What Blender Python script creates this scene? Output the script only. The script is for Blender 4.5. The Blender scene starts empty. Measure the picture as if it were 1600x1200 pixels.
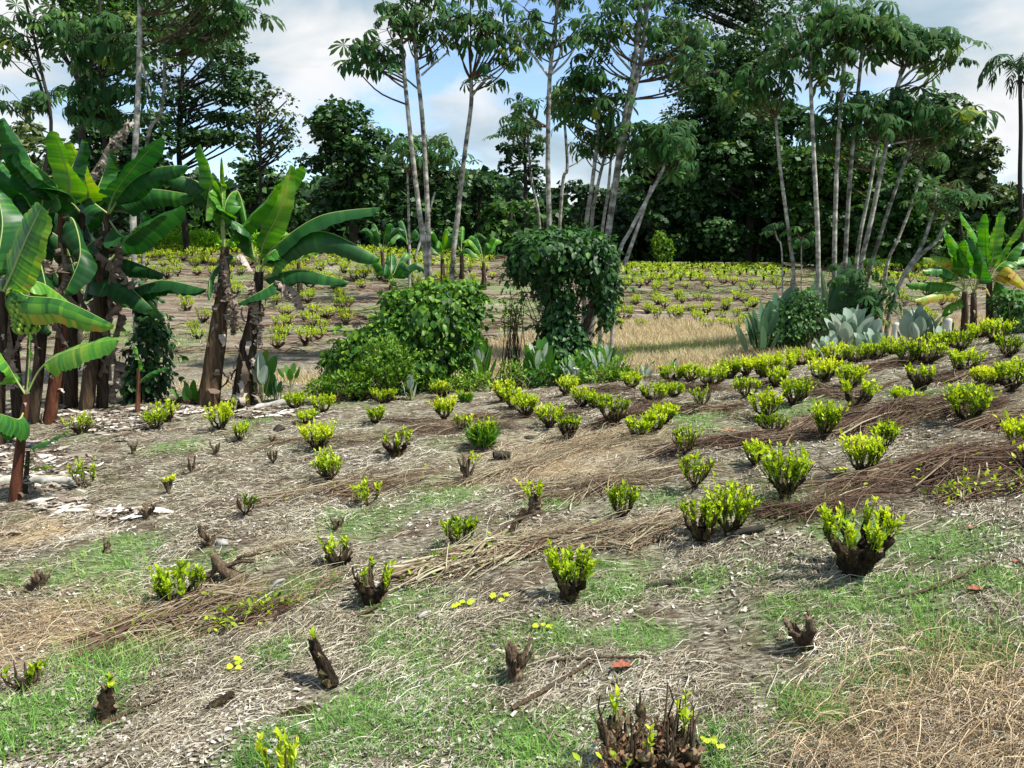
import bpy, math, random
import numpy as np
from mathutils import Vector, Matrix
sc = bpy.context.scene
R = math.radians
F = 1250.0; PITCH = math.atan(200 / F); CZ = 2.4
rng = np.random.default_rng(7)

# ---------------------------------------------------------------- noise
def _h(ix, iy, s):
    n = (ix.astype(np.int64) * 374761393 + iy.astype(np.int64) * 668265263 + s * 974634777) & 0x7fffffff
    n = ((n ^ (n >> 13)) * 1274126177) & 0x7fffffff
    return ((n ^ (n >> 16)) & 0xffff) / 65535.0
def vnoise(x, y, s=0):
    x = np.asarray(x, float); y = np.asarray(y, float)
    ix = np.floor(x); iy = np.floor(y); fx = x - ix; fy = y - iy
    fx = fx * fx * (3 - 2 * fx); fy = fy * fy * (3 - 2 * fy)
    a = _h(ix, iy, s); b = _h(ix + 1, iy, s); c = _h(ix, iy + 1, s); d = _h(ix + 1, iy + 1, s)
    return (a * (1 - fx) + b * fx) * (1 - fy) + (c * (1 - fx) + d * fx) * fy
def fbm(x, y, s=0, o=4):
    t = 0; a = .5; k = 1.0
    for i in range(o):
        t = t + a * vnoise(x * k, y * k, s + i * 17); a *= .5; k *= 2.03
    return t

# ---------------------------------------------------------------- camera geometry and terrain
def P(px, py, Y):
    """the point of the place that lies Y metres ahead on the sight line of a picture position"""
    dx = px - 800.0; dy = 600.0 - py
    c, s = math.cos(PITCH), math.sin(PITCH)
    d = np.array([dx, F * c + dy * s, -F * s + dy * c])
    return d * (Y / d[1]) + np.array([0, 0, CZ])
CP = [(0,1200,3.9),(400,1200,3.8),(800,1200,3.6),(1200,1200,3.4),(1600,1200,3.2),(0,1050,4.8),(800,1050,4.4),(1600,1050,3.9),
 (0,900,6.2),(400,900,5.9),(800,900,5.6),(1200,900,5.1),(1600,900,4.7),(0,780,8.3),(400,780,7.8),(800,780,7.2),(1200,780,6.4),(1600,780,5.8),
 (0,690,10.8),(400,690,10.2),(800,690,9.2),(1200,690,8.0),(1600,690,7.0),(0,640,12.8),(350,640,12.5),(600,640,11.5),(800,640,10.8),(1200,640,9.3),(1600,610,8.6),
 (1000,600,12.2),(1200,582,12.6),(1400,558,12.2),(1600,528,12.0),(1000,592,14),(1200,577,14.2),(1400,556,14),(1600,523,14),
 (0,612,16.5),(300,603,16),(500,602,16),(700,590,17),(900,576,17.5),(1100,556,18.5),(1250,548,19),(1450,535,18),(1650,515,18),
 (0,560,22),(1100,513,25),(1300,512,25),(1550,500,24),(800,522,23.5),(400,560,21),
 (0,480,28),(0,385,45),(300,480,28),(300,420,37),(300,386,46),(600,480,29),(600,410,42),(600,397,47),(800,460,32),(800,410,46),
 (1000,480,30),(1000,440,39),(1000,416,53),(1300,470,31),(1300,440,40),(1300,417,54),(1550,475,28),(1550,430,42),(1550,419,54),
 (-200,780,8.3),(1850,780,5.4),(-300,400,46),(1900,420,54),(0,402,90),(800,404,90),(1600,404,90),(0,401,400),(800,401,400),(1600,401,400),(0,1900,2.2),(800,1900,2.1),(1600,1900,2.0)]
_cp = np.array([P(*c) for c in CP])
def _uv(X, Y):
    Yc = np.maximum(Y, 0.5) + 3
    return np.stack([np.clip(X / Yc, -1.1, 1.1) * 1.6, np.log(Yc) * 1.3], -1)
_q = _uv(_cp[:, 0], _cp[:, 1])
def _tps(r2): return 0.5 * r2 * np.log(r2 + 1e-9)
_n = len(_q); _D = ((_q[:, None] - _q[None]) ** 2).sum(-1)
_A = np.zeros((_n + 3, _n + 3)); _A[:_n, :_n] = _tps(_D) + np.eye(_n) * 2e-3
_A[:_n, _n] = 1; _A[:_n, _n + 1:] = _q; _A[_n:, :_n] = _A[:_n, _n:].T
_w = np.linalg.solve(_A, np.concatenate([_cp[:, 2] - CZ, np.zeros(3)]))
def hbase(X, Y):
    X = np.asarray(X, float); Y = np.asarray(Y, float); sh = X.shape
    q = _uv(X.ravel(), Y.ravel()); out = np.zeros(len(q))
    for i in range(0, len(q), 20000):
        qq = q[i:i + 20000]; d = ((qq[:, None] - _q[None]) ** 2).sum(-1)
        out[i:i + 20000] = _tps(d) @ _w[:_n] + _w[_n] + qq @ _w[_n + 1:]
    return out.reshape(sh) + CZ
def H(X, Y):
    X = np.asarray(X, float); Y = np.asarray(Y, float)
    a = np.clip((70 - Y) / 50, 0, 1)
    r = (fbm(X * .9 + 31, Y * .9, 3, 3) - .44) * .16 + (fbm(X * 4, Y * 4, 9, 3) - .44) * .07 * np.clip((25 - Y) / 15, .2, 1)
    ca, sa = math.cos(.35), math.sin(.35); U = X * ca + Y * sa; V = -X * sa + Y * ca
    r = r + (vnoise(U * .8, V * 3.2, 77) - .5) * .05 * np.clip((20 - Y) / 8, 0, 1)
    return hbase(X, Y) + r * a
def G(px, py, ymax=120):
    """where the sight line of a picture position meets the ground"""
    Ys = np.exp(np.linspace(math.log(2.0), math.log(ymax), 900))
    p0 = P(px, py, 1.0); d = p0 - np.array([0, 0, CZ])
    X = d[0] * Ys; Z = CZ + d[2] * Ys; h = H(X, Ys)
    k = np.nonzero(Z <= h)[0]
    if not len(k): return np.array([X[-1], Ys[-1], float(h[-1])])
    k = k[0]
    if k == 0: return np.array([X[0], Ys[0], h[0]])
    t = (Z[k-1] - h[k-1]) / max(1e-6, (Z[k-1] - h[k-1]) - (Z[k] - h[k])); Y = Ys[k-1] + t * (Ys[k] - Ys[k-1])
    return np.array([d[0] * Y, Y, float(H(d[0] * Y, Y))])
def gz(x, y): return float(H(np.array([x]), np.array([y]))[0])
def atg(px, Y):
    x = (px - 800) / F * Y * 1.0
    return np.array([x, Y, gz(x, Y)])

# ---------------------------------------------------------------- mesh helpers
class MB:
    def __init__(s): s.V = []; s.Q = []; s.T = []; s.qa = []; s.ta = []; s.qm = []; s.tm = []; s.n = 0
    def add(s, V, Q=None, T=None, rnd=0.5, mat=0):
        V = np.asarray(V, float).reshape(-1, 3)
        for (A, L, a, m, w) in ((Q, s.Q, s.qa, s.qm, 4), (T, s.T, s.ta, s.tm, 3)):
            if A is not None and len(A):
                A = np.asarray(A, np.int64).reshape(-1, w); L.append(A + s.n)
                r = np.broadcast_to(np.asarray(rnd, float), (len(A),)) if np.ndim(rnd) == 0 or len(np.atleast_1d(rnd)) == len(A) else np.repeat(rnd, len(A) // len(rnd))
                a.append(r); m.append(np.full(len(A), mat))
        s.V.append(V); s.n += len(V)
        return s
    def build(s, name, mats, parent=None, smooth=False, loc=None):
        V = np.concatenate(s.V) if s.V else np.zeros((0, 3))
        Q = np.concatenate(s.Q) if s.Q else np.zeros((0, 4), int); T = np.concatenate(s.T) if s.T else np.zeros((0, 3), int)
        me = bpy.data.meshes.new(name)
        nq, nt = len(Q), len(T)
        me.vertices.add(len(V)); me.vertices.foreach_set('co', V.astype(np.float32).ravel())
        me.loops.add(nq * 4 + nt * 3); me.loops.foreach_set('vertex_index', np.concatenate([Q.ravel(), T.ravel()]).astype(np.int32))
        me.polygons.add(nq + nt)
        st = np.concatenate([np.arange(nq) * 4, nq * 4 + np.arange(nt) * 3]).astype(np.int32)
        me.polygons.foreach_set('loop_start', st)
        mi = np.concatenate([np.concatenate(s.qm) if nq else np.zeros(0), np.concatenate(s.tm) if nt else np.zeros(0)]).astype(np.int32)
        ra = np.concatenate([np.concatenate(s.qa) if nq else np.zeros(0), np.concatenate(s.ta) if nt else np.zeros(0)]).astype(np.float32)
        for m in (mats if isinstance(mats, (list, tuple)) else [mats]): me.materials.append(m)
        me.polygons.foreach_set('material_index', mi)
        if smooth: me.polygons.foreach_set('use_smooth', np.ones(nq + nt, bool))
        at = me.attributes.new('rnd', 'FLOAT', 'FACE'); at.data.foreach_set('value', ra)
        me.update(calc_edges=True); me.validate()
        o = bpy.data.objects.new(name, me); sc.collection.objects.link(o)
        if parent is not None: o.parent = parent
        if loc is not None: o.location = Vector([float(c) for c in loc])
        return o
def tag(o, label=None, cat=None, group=None, kind=None):
    if label: o['label'] = label
    if cat: o['category'] = cat
    if group: o['group'] = group
    if kind: o['kind'] = kind
    return o
def empty(name, loc, label, cat, group=None, rz=0.0):
    o = bpy.data.objects.new(name, None); sc.collection.objects.link(o)
    o.location = Vector([float(c) for c in loc]); o.rotation_euler[2] = rz; o.empty_display_size = .1
    return tag(o, label, cat, group)
def copy_tree(o, parent=None):
    c = o.copy(); sc.collection.objects.link(c); c.parent = parent
    for ch in [x for x in KIDS.get(o.name, [])]: copy_tree(ch, c)
    return c
KIDS = {}
def nrm(v): v = np.asarray(v, float); return v / (np.linalg.norm(v, axis=-1, keepdims=True) + 1e-9)
def frames(d, up):
    y = nrm(d); x = nrm(np.cross(y, up)); z = np.cross(x, y)
    return np.stack([x, y, z], -1)          # columns
def scatter(mb, tpl, pos, M, scl, rnd, mat=0):
    V, Q, T = tpl; n = len(pos)
    scl = np.asarray(scl, float); scl = scl[:, None, None] if scl.ndim == 1 else scl[:, None, :]
    W = np.einsum('nij,nkj->nki', M, V[None] * scl) + pos[:, None, :]
    off = (np.arange(n) * len(V))[:, None, None]
    q = (Q[None] + off).reshape(-1, 4) if Q is not None and len(Q) else None
    t = (T[None] + off).reshape(-1, 3) if T is not None and len(T) else None
    W = W.reshape(-1, 3)
    rq = np.repeat(rnd, len(Q)) if q is not None else None
    rt = np.repeat(rnd, len(T)) if t is not None else None
    base = mb.n; mb.V.append(W); mb.n += len(W)
    if q is not None: mb.Q.append(q + base); mb.qa.append(rq); mb.qm.append(np.full(len(q), mat))
    if t is not None: mb.T.append(t + base); mb.ta.append(rt); mb.tm.append(np.full(len(t), mat))
def tubes(mb, Pth, Rad, sides=4, rnd=.5, mat=0, cap=False, capmat=None, jag=0):
    """many tapering tubes at once: Pth (n,k,3), Rad (n,k)"""
    Pth = np.asarray(Pth, float); Rad = np.asarray(Rad, float)
    if Pth.ndim == 2: Pth = Pth[None]; Rad = Rad[None]
    n, k, _ = Pth.shape
    tg = nrm(np.gradient(Pth, axis=1)); ref = np.where(np.abs(tg[..., 2:3]) > .9, np.array([1., 0, 0]), np.array([0, 0, 1.]))
    ref = np.broadcast_to(ref[:, :1], tg.shape); a = nrm(np.cross(tg, ref)); b = np.cross(tg, a)
    th = np.arange(sides) / sides * 2 * math.pi
    V = Pth[:, :, None] + Rad[:, :, None, None] * (a[:, :, None] * np.cos(th)[:, None] + b[:, :, None] * np.sin(th)[:, None])
    if jag: V[:, -1] += tg[:, -1][:, None] * (rng.random((n, sides, 1)) - .4) * Rad[:, -1][:, None, None] * jag
    i = np.arange(k - 1)[:, None] * sides; j = np.arange(sides)[None]; j2 = (j + 1) % sides
    q = np.stack([i + j, i + j2, i + sides + j2, i + sides + j], -1).reshape(-1, 4)
    Q = (q[None] + (np.arange(n) * k * sides)[:, None, None]).reshape(-1, 4)
    r = np.asarray(rnd, float); r = np.repeat(r, len(q)) if r.ndim else np.full(len(Q), float(r))
    base = mb.n; mb.add(V.reshape(-1, 3), Q=Q, rnd=r, mat=mat)
    if cap:
        c = Pth[:, -1] + tg[:, -1] * Rad[:, -1:] * .15
        o = base + (np.arange(n) * k + k - 1)[:, None] * sides
        ci = mb.n + np.arange(n)[:, None]
        T = np.stack([o + j, o + j2, np.broadcast_to(ci, (n, sides))], -1).reshape(-1, 3)
        mb.V.append(c); mb.n += n
        mb.T.append(T); mb.ta.append(np.full(len(T), .5)); mb.tm.append(np.full(len(T), mat if capmat is None else capmat))
    return V
def spline(pts, k):
    pts = np.asarray(pts, float); n = len(pts)
    if n == 2: return pts[0] + (pts[1] - pts[0]) * np.linspace(0, 1, k)[:, None]
    t = np.linspace(0, n - 1, k); out = []
    for u in t:
        i = min(int(u), n - 2); f = u - i
        p0 = pts[max(i-1, 0)]; p1 = pts[i]; p2 = pts[i+1]; p3 = pts[min(i+2, n-1)]
        out.append(.5 * (2*p1 + (p2-p0)*f + (2*p0-5*p1+4*p2-p3)*f*f + (3*p1-p0-3*p2+p3)*f**3))
    return np.array(out)
def rock(V, amp, sc_=8.0, seed=0):
    """push vertices about with smooth noise"""
    V = np.asarray(V); o = np.stack([vnoise(V[..., 1]*sc_ + 3, V[..., 2]*sc_, seed), vnoise(V[..., 0]*sc_, V[..., 2]*sc_+9, seed+1), vnoise(V[..., 0]*sc_+5, V[..., 1]*sc_, seed+2)], -1) - .5
    return V + o * 2 * amp

# ---------------------------------------------------------------- materials
def mat_new(name):
    m = bpy.data.materials.new(name); m.use_nodes = True; nt = m.node_tree; nt.nodes.clear()
    return m, nt, nt.nodes.new('ShaderNodeOutputMaterial')
def ramp(nt, stops, fac):
    r = nt.nodes.new('ShaderNodeValToRGB'); e = r.color_ramp.elements
    while len(e) < len(stops): e.new(.5)
    for i, (p, c) in enumerate(stops): e[i].position = p; e[i].color = (c[0], c[1], c[2], 1)
    nt.links.new(fac, r.inputs['Fac']); return r.outputs['Color']
def node(nt, t, **k):
    n = nt.nodes.new(t)
    for a, v in k.items():
        if a in n.inputs: n.inputs[a].default_value = v
        else: setattr(n, a, v)
    return n
def leaf_mat(name, stops, transl=.3, rough=.5, back=None, spec=.25, nscale=6.0):
    m, nt, out = mat_new(name); L = nt.links.new
    at = node(nt, 'ShaderNodeAttribute', attribute_name='rnd')
    oi = node(nt, 'ShaderNodeObjectInfo'); tc = node(nt, 'ShaderNodeTexCoord')
    nz = node(nt, 'ShaderNodeTexNoise', Scale=nscale, Detail=2.0); L(tc.outputs['Object'], nz.inputs['Vector'])
    mth = node(nt, 'ShaderNodeMath', operation='MULTIPLY_ADD'); L(nz.outputs['Fac'], mth.inputs[0]); mth.inputs[1].default_value = .5
    m2 = node(nt, 'ShaderNodeMath', operation='MULTIPLY_ADD'); L(oi.outputs['Random'], m2.inputs[0]); m2.inputs[1].default_value = .16; m2.inputs[2].default_value = -.33
    L(m2.outputs[0], mth.inputs[2])
    ad = node(nt, 'ShaderNodeMath', operation='ADD', use_clamp=True); L(at.outputs['Fac'], ad.inputs[0]); L(mth.outputs[0], ad.inputs[1])
    col = ramp(nt, stops, ad.outputs[0])
    if back:
        g = node(nt, 'ShaderNodeNewGeometry'); mx = node(nt, 'ShaderNodeMix', data_type='RGBA')
        L(g.outputs['Backfacing'], mx.inputs[0]); L(col, mx.inputs[6]); mx.inputs[7].default_value = (*back, 1); col = mx.outputs[2]
    b = node(nt, 'ShaderNodeBsdfPrincipled', Roughness=rough); b.inputs['Specular IOR Level'].default_value = spec
    L(col, b.inputs['Base Color'])
    t = node(nt, 'ShaderNodeBsdfTranslucent'); hs = node(nt, 'ShaderNodeHueSaturation', Hue=.485, Saturation=1.15, Value=1.5)
    L(col, hs.inputs['Color']); L(hs.outputs['Color'], t.inputs['Color'])
    mix = node(nt, 'ShaderNodeMixShader'); mix.inputs[0].default_value = transl
    L(b.outputs[0], mix.inputs[1]); L(t.outputs[0], mix.inputs[2]); L(mix.outputs[0], out.inputs[0])
    return m
def bark_mat(name, stops, scale=(20, 20, 4), bump=.6, rough=.9, dist=.02, rings=0):
    m, nt, out = mat_new(name); L = nt.links.new
    tc = node(nt, 'ShaderNodeTexCoord'); mp = node(nt, 'ShaderNodeMapping'); mp.inputs['Scale'].default_value = scale
    L(tc.outputs['Object'], mp.inputs['Vector'])
    nz = node(nt, 'ShaderNodeTexNoise', Scale=1.0, Detail=6.0, Roughness=.65); L(mp.outputs[0], nz.inputs['Vector'])
    at = node(nt, 'ShaderNodeAttribute', attribute_name='rnd')
    ad = node(nt, 'ShaderNodeMath', operation='MULTIPLY_ADD'); L(at.outputs['Fac'], ad.inputs[0]); ad.inputs[1].default_value = .4
    a2 = node(nt, 'ShaderNodeMath', operation='MULTIPLY_ADD', use_clamp=True); L(nz.outputs['Fac'], a2.inputs[0]); a2.inputs[1].default_value = 1.6; a2.inputs[2].default_value = -.5
    L(a2.outputs[0], ad.inputs[2])
    s2 = node(nt, 'ShaderNodeMath', operation='SUBTRACT', use_clamp=True); L(ad.outputs[0], s2.inputs[0]); s2.inputs[1].default_value = .2
    col = ramp(nt, stops, s2.outputs[0])
    b = node(nt, 'ShaderNodeBsdfPrincipled', Roughness=rough); b.inputs['Specular IOR Level'].default_value = .15
    L(col, b.inputs['Base Color'])
    bp = node(nt, 'ShaderNodeBump', Strength=bump, Distance=dist); L(nz.outputs['Fac'], bp.inputs['Height']); L(bp.outputs[0], b.inputs['Normal'])
    L(b.outputs[0], out.inputs[0]); return m
def plain_mat(name, stops, rough=.8, transl=0.0):
    m, nt, out = mat_new(name); L = nt.links.new
    at = node(nt, 'ShaderNodeAttribute', attribute_name='rnd'); col = ramp(nt, stops, at.outputs['Fac'])
    b = node(nt, 'ShaderNodeBsdfPrincipled', Roughness=rough); b.inputs['Specular IOR Level'].default_value = .2; L(col, b.inputs['Base Color'])
    if transl:
        t = node(nt, 'ShaderNodeBsdfTranslucent'); L(col, t.inputs['Color']); mix = node(nt, 'ShaderNodeMixShader'); mix.inputs[0].default_value = transl
        L(b.outputs[0], mix.inputs[1]); L(t.outputs[0], mix.inputs[2]); L(mix.outputs[0], out.inputs[0])
    else: L(b.outputs[0], out.inputs[0])
    return m
M = {}
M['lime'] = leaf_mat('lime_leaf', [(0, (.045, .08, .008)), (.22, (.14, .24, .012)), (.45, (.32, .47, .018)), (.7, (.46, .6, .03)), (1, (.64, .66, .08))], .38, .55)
M['limegreen'] = leaf_mat('lime_green_leaf', [(0, (.05, .13, .008)), (.5, (.15, .38, .015)), (1, (.33, .6, .04))], .35, .5)
M['grassy'] = leaf_mat('fine_green_leaf', [(0, (.03, .08, .015)), (.5, (.08, .2, .03)), (1, (.2, .38, .06))], .3)
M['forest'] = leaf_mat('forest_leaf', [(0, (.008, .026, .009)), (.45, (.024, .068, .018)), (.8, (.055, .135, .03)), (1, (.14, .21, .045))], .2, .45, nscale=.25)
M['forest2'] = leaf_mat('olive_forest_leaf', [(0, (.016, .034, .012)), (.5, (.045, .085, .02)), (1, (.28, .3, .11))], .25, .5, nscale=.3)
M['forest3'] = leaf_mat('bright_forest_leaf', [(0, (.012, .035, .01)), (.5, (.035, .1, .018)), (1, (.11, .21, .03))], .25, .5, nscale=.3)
M['cecropia'] = leaf_mat('umbrella_leaf', [(0, (.014, .045, .016)), (.5, (.036, .11, .03)), (.82, (.08, .18, .038)), (1, (.24, .3, .05))], .32, .65, back=(.075, .14, .055), spec=.12, nscale=1.5)
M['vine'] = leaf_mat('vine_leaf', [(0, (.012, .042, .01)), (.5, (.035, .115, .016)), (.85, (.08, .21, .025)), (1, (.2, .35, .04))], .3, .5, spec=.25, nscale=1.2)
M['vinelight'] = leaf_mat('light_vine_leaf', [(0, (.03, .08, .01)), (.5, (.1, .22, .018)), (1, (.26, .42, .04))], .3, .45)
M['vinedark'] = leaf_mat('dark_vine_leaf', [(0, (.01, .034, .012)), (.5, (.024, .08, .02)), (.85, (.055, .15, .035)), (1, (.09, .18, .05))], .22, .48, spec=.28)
M['paddle'] = leaf_mat('paddle_leaf', [(0, (.03, .1, .02)), (.5, (.07, .2, .035)), (1, (.2, .38, .06))], .35, .4, back=(.42, .5, .42), nscale=1)
M['silver'] = leaf_mat('silver_leaf', [(0, (.1, .17, .12)), (.5, (.26, .35, .27)), (1, (.44, .52, .44))], .2, .45, back=(.42, .5, .43), nscale=1)
M['darkpaddle'] = leaf_mat('dark_paddle_leaf', [(0, (.03, .08, .045)), (.5, (.08, .17, .1)), (1, (.18, .3, .19))], .2, .35, spec=.5, nscale=1)
M['dry'] = plain_mat('dead_leaf', [(0, (.07, .05, .035)), (.4, (.2, .16, .12)), (.75, (.42, .38, .32)), (1, (.68, .65, .6))], .85, .12)
M['stub'] = bark_mat('gnarled_bark', [(0, (.014, .01, .006)), (.4, (.055, .038, .022)), (.62, (.13, .11, .045)), (.8, (.27, .21, .115)), (1, (.45, .38, .2))], (42, 42, 16), 1.0, dist=.05)
M['drystub'] = bark_mat('dry_bark', [(0, (.05, .035, .022)), (.45, (.16, .115, .075)), (1, (.42, .35, .25))], (48, 48, 14), 1.0, dist=.04)
M['cut'] = plain_mat('cut_wood', [(0, (.1, .07, .04)), (1, (.26, .19, .115))])
M['twig'] = plain_mat('twig', [(0, (.03, .02, .012)), (.5, (.1, .07, .04)), (1, (.25, .2, .1))])
M['brush'] = plain_mat('cut_brush', [(0, (.04, .022, .015)), (.35, (.11, .062, .042)), (.6, (.2, .14, .09)), (.8, (.3, .26, .16)), (1, (.48, .44, .3))])
M['straw'] = plain_mat('straw', [(0, (.04, .034, .024)), (.28, (.15, .125, .08)), (.55, (.34, .3, .215)), (.83, (.52, .48, .38)), (1, (.68, .66, .6))])
M['tanstraw'] = plain_mat('tan_straw', [(0, (.14, .09, .05)), (.5, (.36, .26, .15)), (1, (.58, .48, .32))])
M['greengrass'] = plain_mat('green_grass', [(0, (.05, .13, .03)), (.5, (.16, .36, .06)), (1, (.36, .58, .13))], .7, .3)
M['tangrass'] = plain_mat('tan_grass', [(0, (.26, .2, .11)), (.45, (.5, .42, .25)), (.8, (.64, .56, .37)), (1, (.3, .4, .08))], .8, .25)
M['pale'] = bark_mat('pale_trunk', [(0, (.07, .07, .055)), (.22, (.24, .235, .2)), (.45, (.48, .47, .41)), (.75, (.62, .6, .54)), (1, (.78, .76, .7))], (4, 4, 6), .5, dist=.015)
M['darktrunk'] = bark_mat('dark_trunk', [(0, (.015, .014, .011)), (.5, (.05, .046, .036)), (1, (.13, .12, .1))], (4, 4, 2), .3)
M['stone'] = bark_mat('stone', [(0, (.2, .2, .19)), (1, (.55, .55, .53))], (12, 12, 12), .4)
# ---------------------------------------------------------------- masks: where grass is green, where it is dry
def _blobs(L):
    out = []
    for (px, py, rx, ry) in L:
        c = G(px, py); a = G(px + rx, py); b = G(px, py - ry)
        out.append((c[0], c[1], abs(a[0] - c[0]) + .05, abs(b[1] - c[1]) + .08))
    return np.array(out)
GREEN = _blobs([(60,905,90,25),(130,880,70,20),(190,935,90,22),(60,1120,110,40),(150,1060,70,30),(215,1000,50,18),(600,1120,90,35),(690,1065,60,25),(480,1185,120,40),(820,1180,120,35),(700,1150,90,30),
 (1150,1185,80,30),(1380,935,90,18),(1260,950,60,22),(1500,850,110,25),(1560,905,60,18),(1350,1060,70,35),(1520,1010,80,35),(1290,1110,60,40),(1080,655,45,14),(1260,640,90,14),(940,905,50,22),(330,880,60,18),
 (200,850,60,14),(1010,785,70,12),(860,790,50,10),(560,810,80,14),(1310,830,60,14),(1190,890,70,20),(1110,905,60,20),(640,940,90,18),(1430,620,60,10),(450,930,60,18),(440,1010,60,20),(930,1130,70,25),(270,700,60,10),(700,770,60,10),(1560,720,60,10),(1000,1000,60,18),(820,1000,50,25),(640,1010,60,18)])
TAN = _blobs([(110,975,160,35),(1500,1080,130,60),(1560,1160,120,50),(1400,1140,80,40),(60,830,60,15),(900,700,120,22),(1330,1180,80,30),(850,740,80,12)])
def mask(B, X, Y):
    m = np.zeros(np.shape(X))
    for (a, b, c, d) in B: m = np.maximum(m, np.exp(-(((X - a) / c) ** 2 + ((Y - b) / d) ** 2)))
    return m
def green_at(X, Y):
    n = fbm(X * 1.3 + 7, Y * 1.3, 21, 4); f = fbm(X * 5, Y * 5, 5, 3)
    m = mask(GREEN, X, Y) * 1.05 + (n - .43) * 1.25
    m = np.clip((m - .12 + (f - .45) * .8) * 1.5, 0, 1)
    return m
def valley_at(X, Y):
    """dry grass strip in the hollow between the two slopes"""
    px = X / np.maximum(Y, 1) * F + 800
    lo = np.interp(px, [150, 400, 700, 900, 1000, 1200, 1300, 1700], [15.4, 15.4, 15.6, 16, 15.2, 15, 15.3, 15.5])
    hi = np.interp(px, [150, 400, 550, 800, 950, 1200, 1700], [16.4, 17.8, 18.5, 23.5, 27, 27, 25])
    w = (fbm(X * .5, Y * .5, 44, 3) - .45) * 2.2
    return np.clip((Y - lo + w) / 1.0, 0, 1) * np.clip((hi + w - Y) / 1.6, 0, 1)
# ---------------------------------------------------------------- ground sheet
def ground():
    u = np.linspace(-1.35, 1.35, 520); Y = np.concatenate([np.linspace(-2.5, 1.5, 12), 1.5 + (np.exp(np.linspace(0, 1, 620) * 5.4) - 1) / (math.exp(5.4) - 1) * 190, np.geomspace(210, 900, 14)])
    uu, YY = np.meshgrid(u, Y); XX = uu * (np.maximum(YY, 0) + 3) * 1.0
    ZZ = H(XX, YY)
    V = np.stack([XX, YY, ZZ], -1).reshape(-1, 3); ny, nx = XX.shape
    i = np.arange(ny - 1)[:, None] * nx + np.arange(nx - 1)[None]
    Q = np.stack([i, i + 1, i + nx + 1, i + nx], -1).reshape(-1, 4)
    mb = MB(); mb.add(V, Q=Q); 
    m, nt, out = mat_new('soil_and_litter'); L = nt.links.new
    o = mb.build('ground', m, smooth=True); tag(o, kind='structure')
    ca = o.data.color_attributes.new('cover', 'FLOAT_COLOR', 'POINT')
    X, Yv = V[:, 0], V[:, 1]
    C = np.ones((len(V), 4)); C[:, 0] = green_at(X, Yv) * (Yv < 16); C[:, 1] = np.maximum(valley_at(X, Yv), mask(TAN, X, Yv) * .8); C[:, 2] = np.clip((Yv - 19) / 5, 0, 1)
    ca.data.foreach_set('color', C.astype(np.float32).ravel())
    at = node(nt, 'ShaderNodeAttribute', attribute_name='cover'); sp = node(nt, 'ShaderNodeSeparateColor'); L(at.outputs['Color'], sp.inputs[0])
    tc = node(nt, 'ShaderNodeTexCoord')
    def N(scale, det=6, rot=0, sv=(1, 1, 1), rough=.6):
        mp = node(nt, 'ShaderNodeMapping'); mp.inputs['Scale'].default_value = sv; mp.inputs['Rotation'].default_value = (0, 0, rot)
        L(tc.outputs['Object'], mp.inputs['Vector']); n = node(nt, 'ShaderNodeTexNoise', Scale=scale, Detail=det, Roughness=rough); L(mp.outputs[0], n.inputs['Vector']); return n.outputs['Fac']
    fine = N(26, 8, -.5, (.45, 1.6, 1), .75); big = N(1.1, 4); red = N(2.3, 5)
    litter = ramp(nt, [(.36, (.022, .02, .013)), (.46, (.1, .088, .06)), (.53, (.24, .215, .16)), (.61, (.42, .39, .32)), (.7, (.66, .64, .57))], fine)
    soil = ramp(nt, [(.35, (.03, .02, .013)), (.65, (.15, .105, .07))], fine)
    def mix(f, a, b):
        x = node(nt, 'ShaderNodeMix', data_type='RGBA'); L(f, x.inputs[0]); L(a, x.inputs[6]); L(b, x.inputs[7]); return x.outputs[2]
    def mr(v, a, b, c=0, d=1):
        x = node(nt, 'ShaderNodeMapRange'); L(v, x.inputs[0]); x.inputs[1].default_value = a; x.inputs[2].default_value = b; x.inputs[3].default_value = c; x.inputs[4].default_value = d; return x.outputs[0]
    c = mix(mr(red, .48, .6, 0, .8), litter, soil)
    gr = ramp(nt, [(.36, (.02, .035, .014)), (.5, (.1, .18, .05)), (.64, (.28, .4, .15))], fine)
    gf = node(nt, 'ShaderNodeMath', operation='MULTIPLY'); L(sp.outputs[0], gf.inputs[0]); gf.inputs[1].default_value = .62
    c = mix(gf.outputs[0], c, gr)
    dr = ramp(nt, [(.3, (.26, .18, .1)), (.6, (.52, .41, .24))], fine)
    c = mix(sp.outputs[1], c, dr)
    farn = N(.9, 7, .06, (.35, 3.2, 1), .7); f2 = N(9, 6, 0, (.5, 2.5, 1), .7)
    fc = ramp(nt, [(.38, (.045, .024, .016)), (.46, (.11, .075, .05)), (.54, (.2, .165, .125)), (.64, (.36, .335, .28))], farn)
    fc2 = ramp(nt, [(.4, (.05, .032, .02)), (.5, (.17, .135, .1)), (.6, (.4, .36, .3))], f2)
    x = node(nt, 'ShaderNodeMix', data_type='RGBA'); x.inputs[0].default_value = .4; L(fc, x.inputs[6]); L(fc2, x.inputs[7])
    fg = mix(mr(N(.35, 5), .48, .62, 0, .65), x.outputs[2], gr)
    ff = node(nt, 'ShaderNodeMath', operation='SUBTRACT', use_clamp=True); L(sp.outputs[2], ff.inputs[0]); L(sp.outputs[1], ff.inputs[1])
    c = mix(ff.outputs[0], c, fg)
    b = node(nt, 'ShaderNodeBsdfPrincipled', Roughness=.95); b.inputs['Specular IOR Level'].default_value = .1; L(c, b.inputs['Base Color'])
    bp = node(nt, 'ShaderNodeBump', Strength=.9, Distance=.03); L(fine, bp.inputs['Height']); L(bp.outputs[0], b.inputs['Normal']); L(b.outputs[0], out.inputs[0])
ground()

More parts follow.
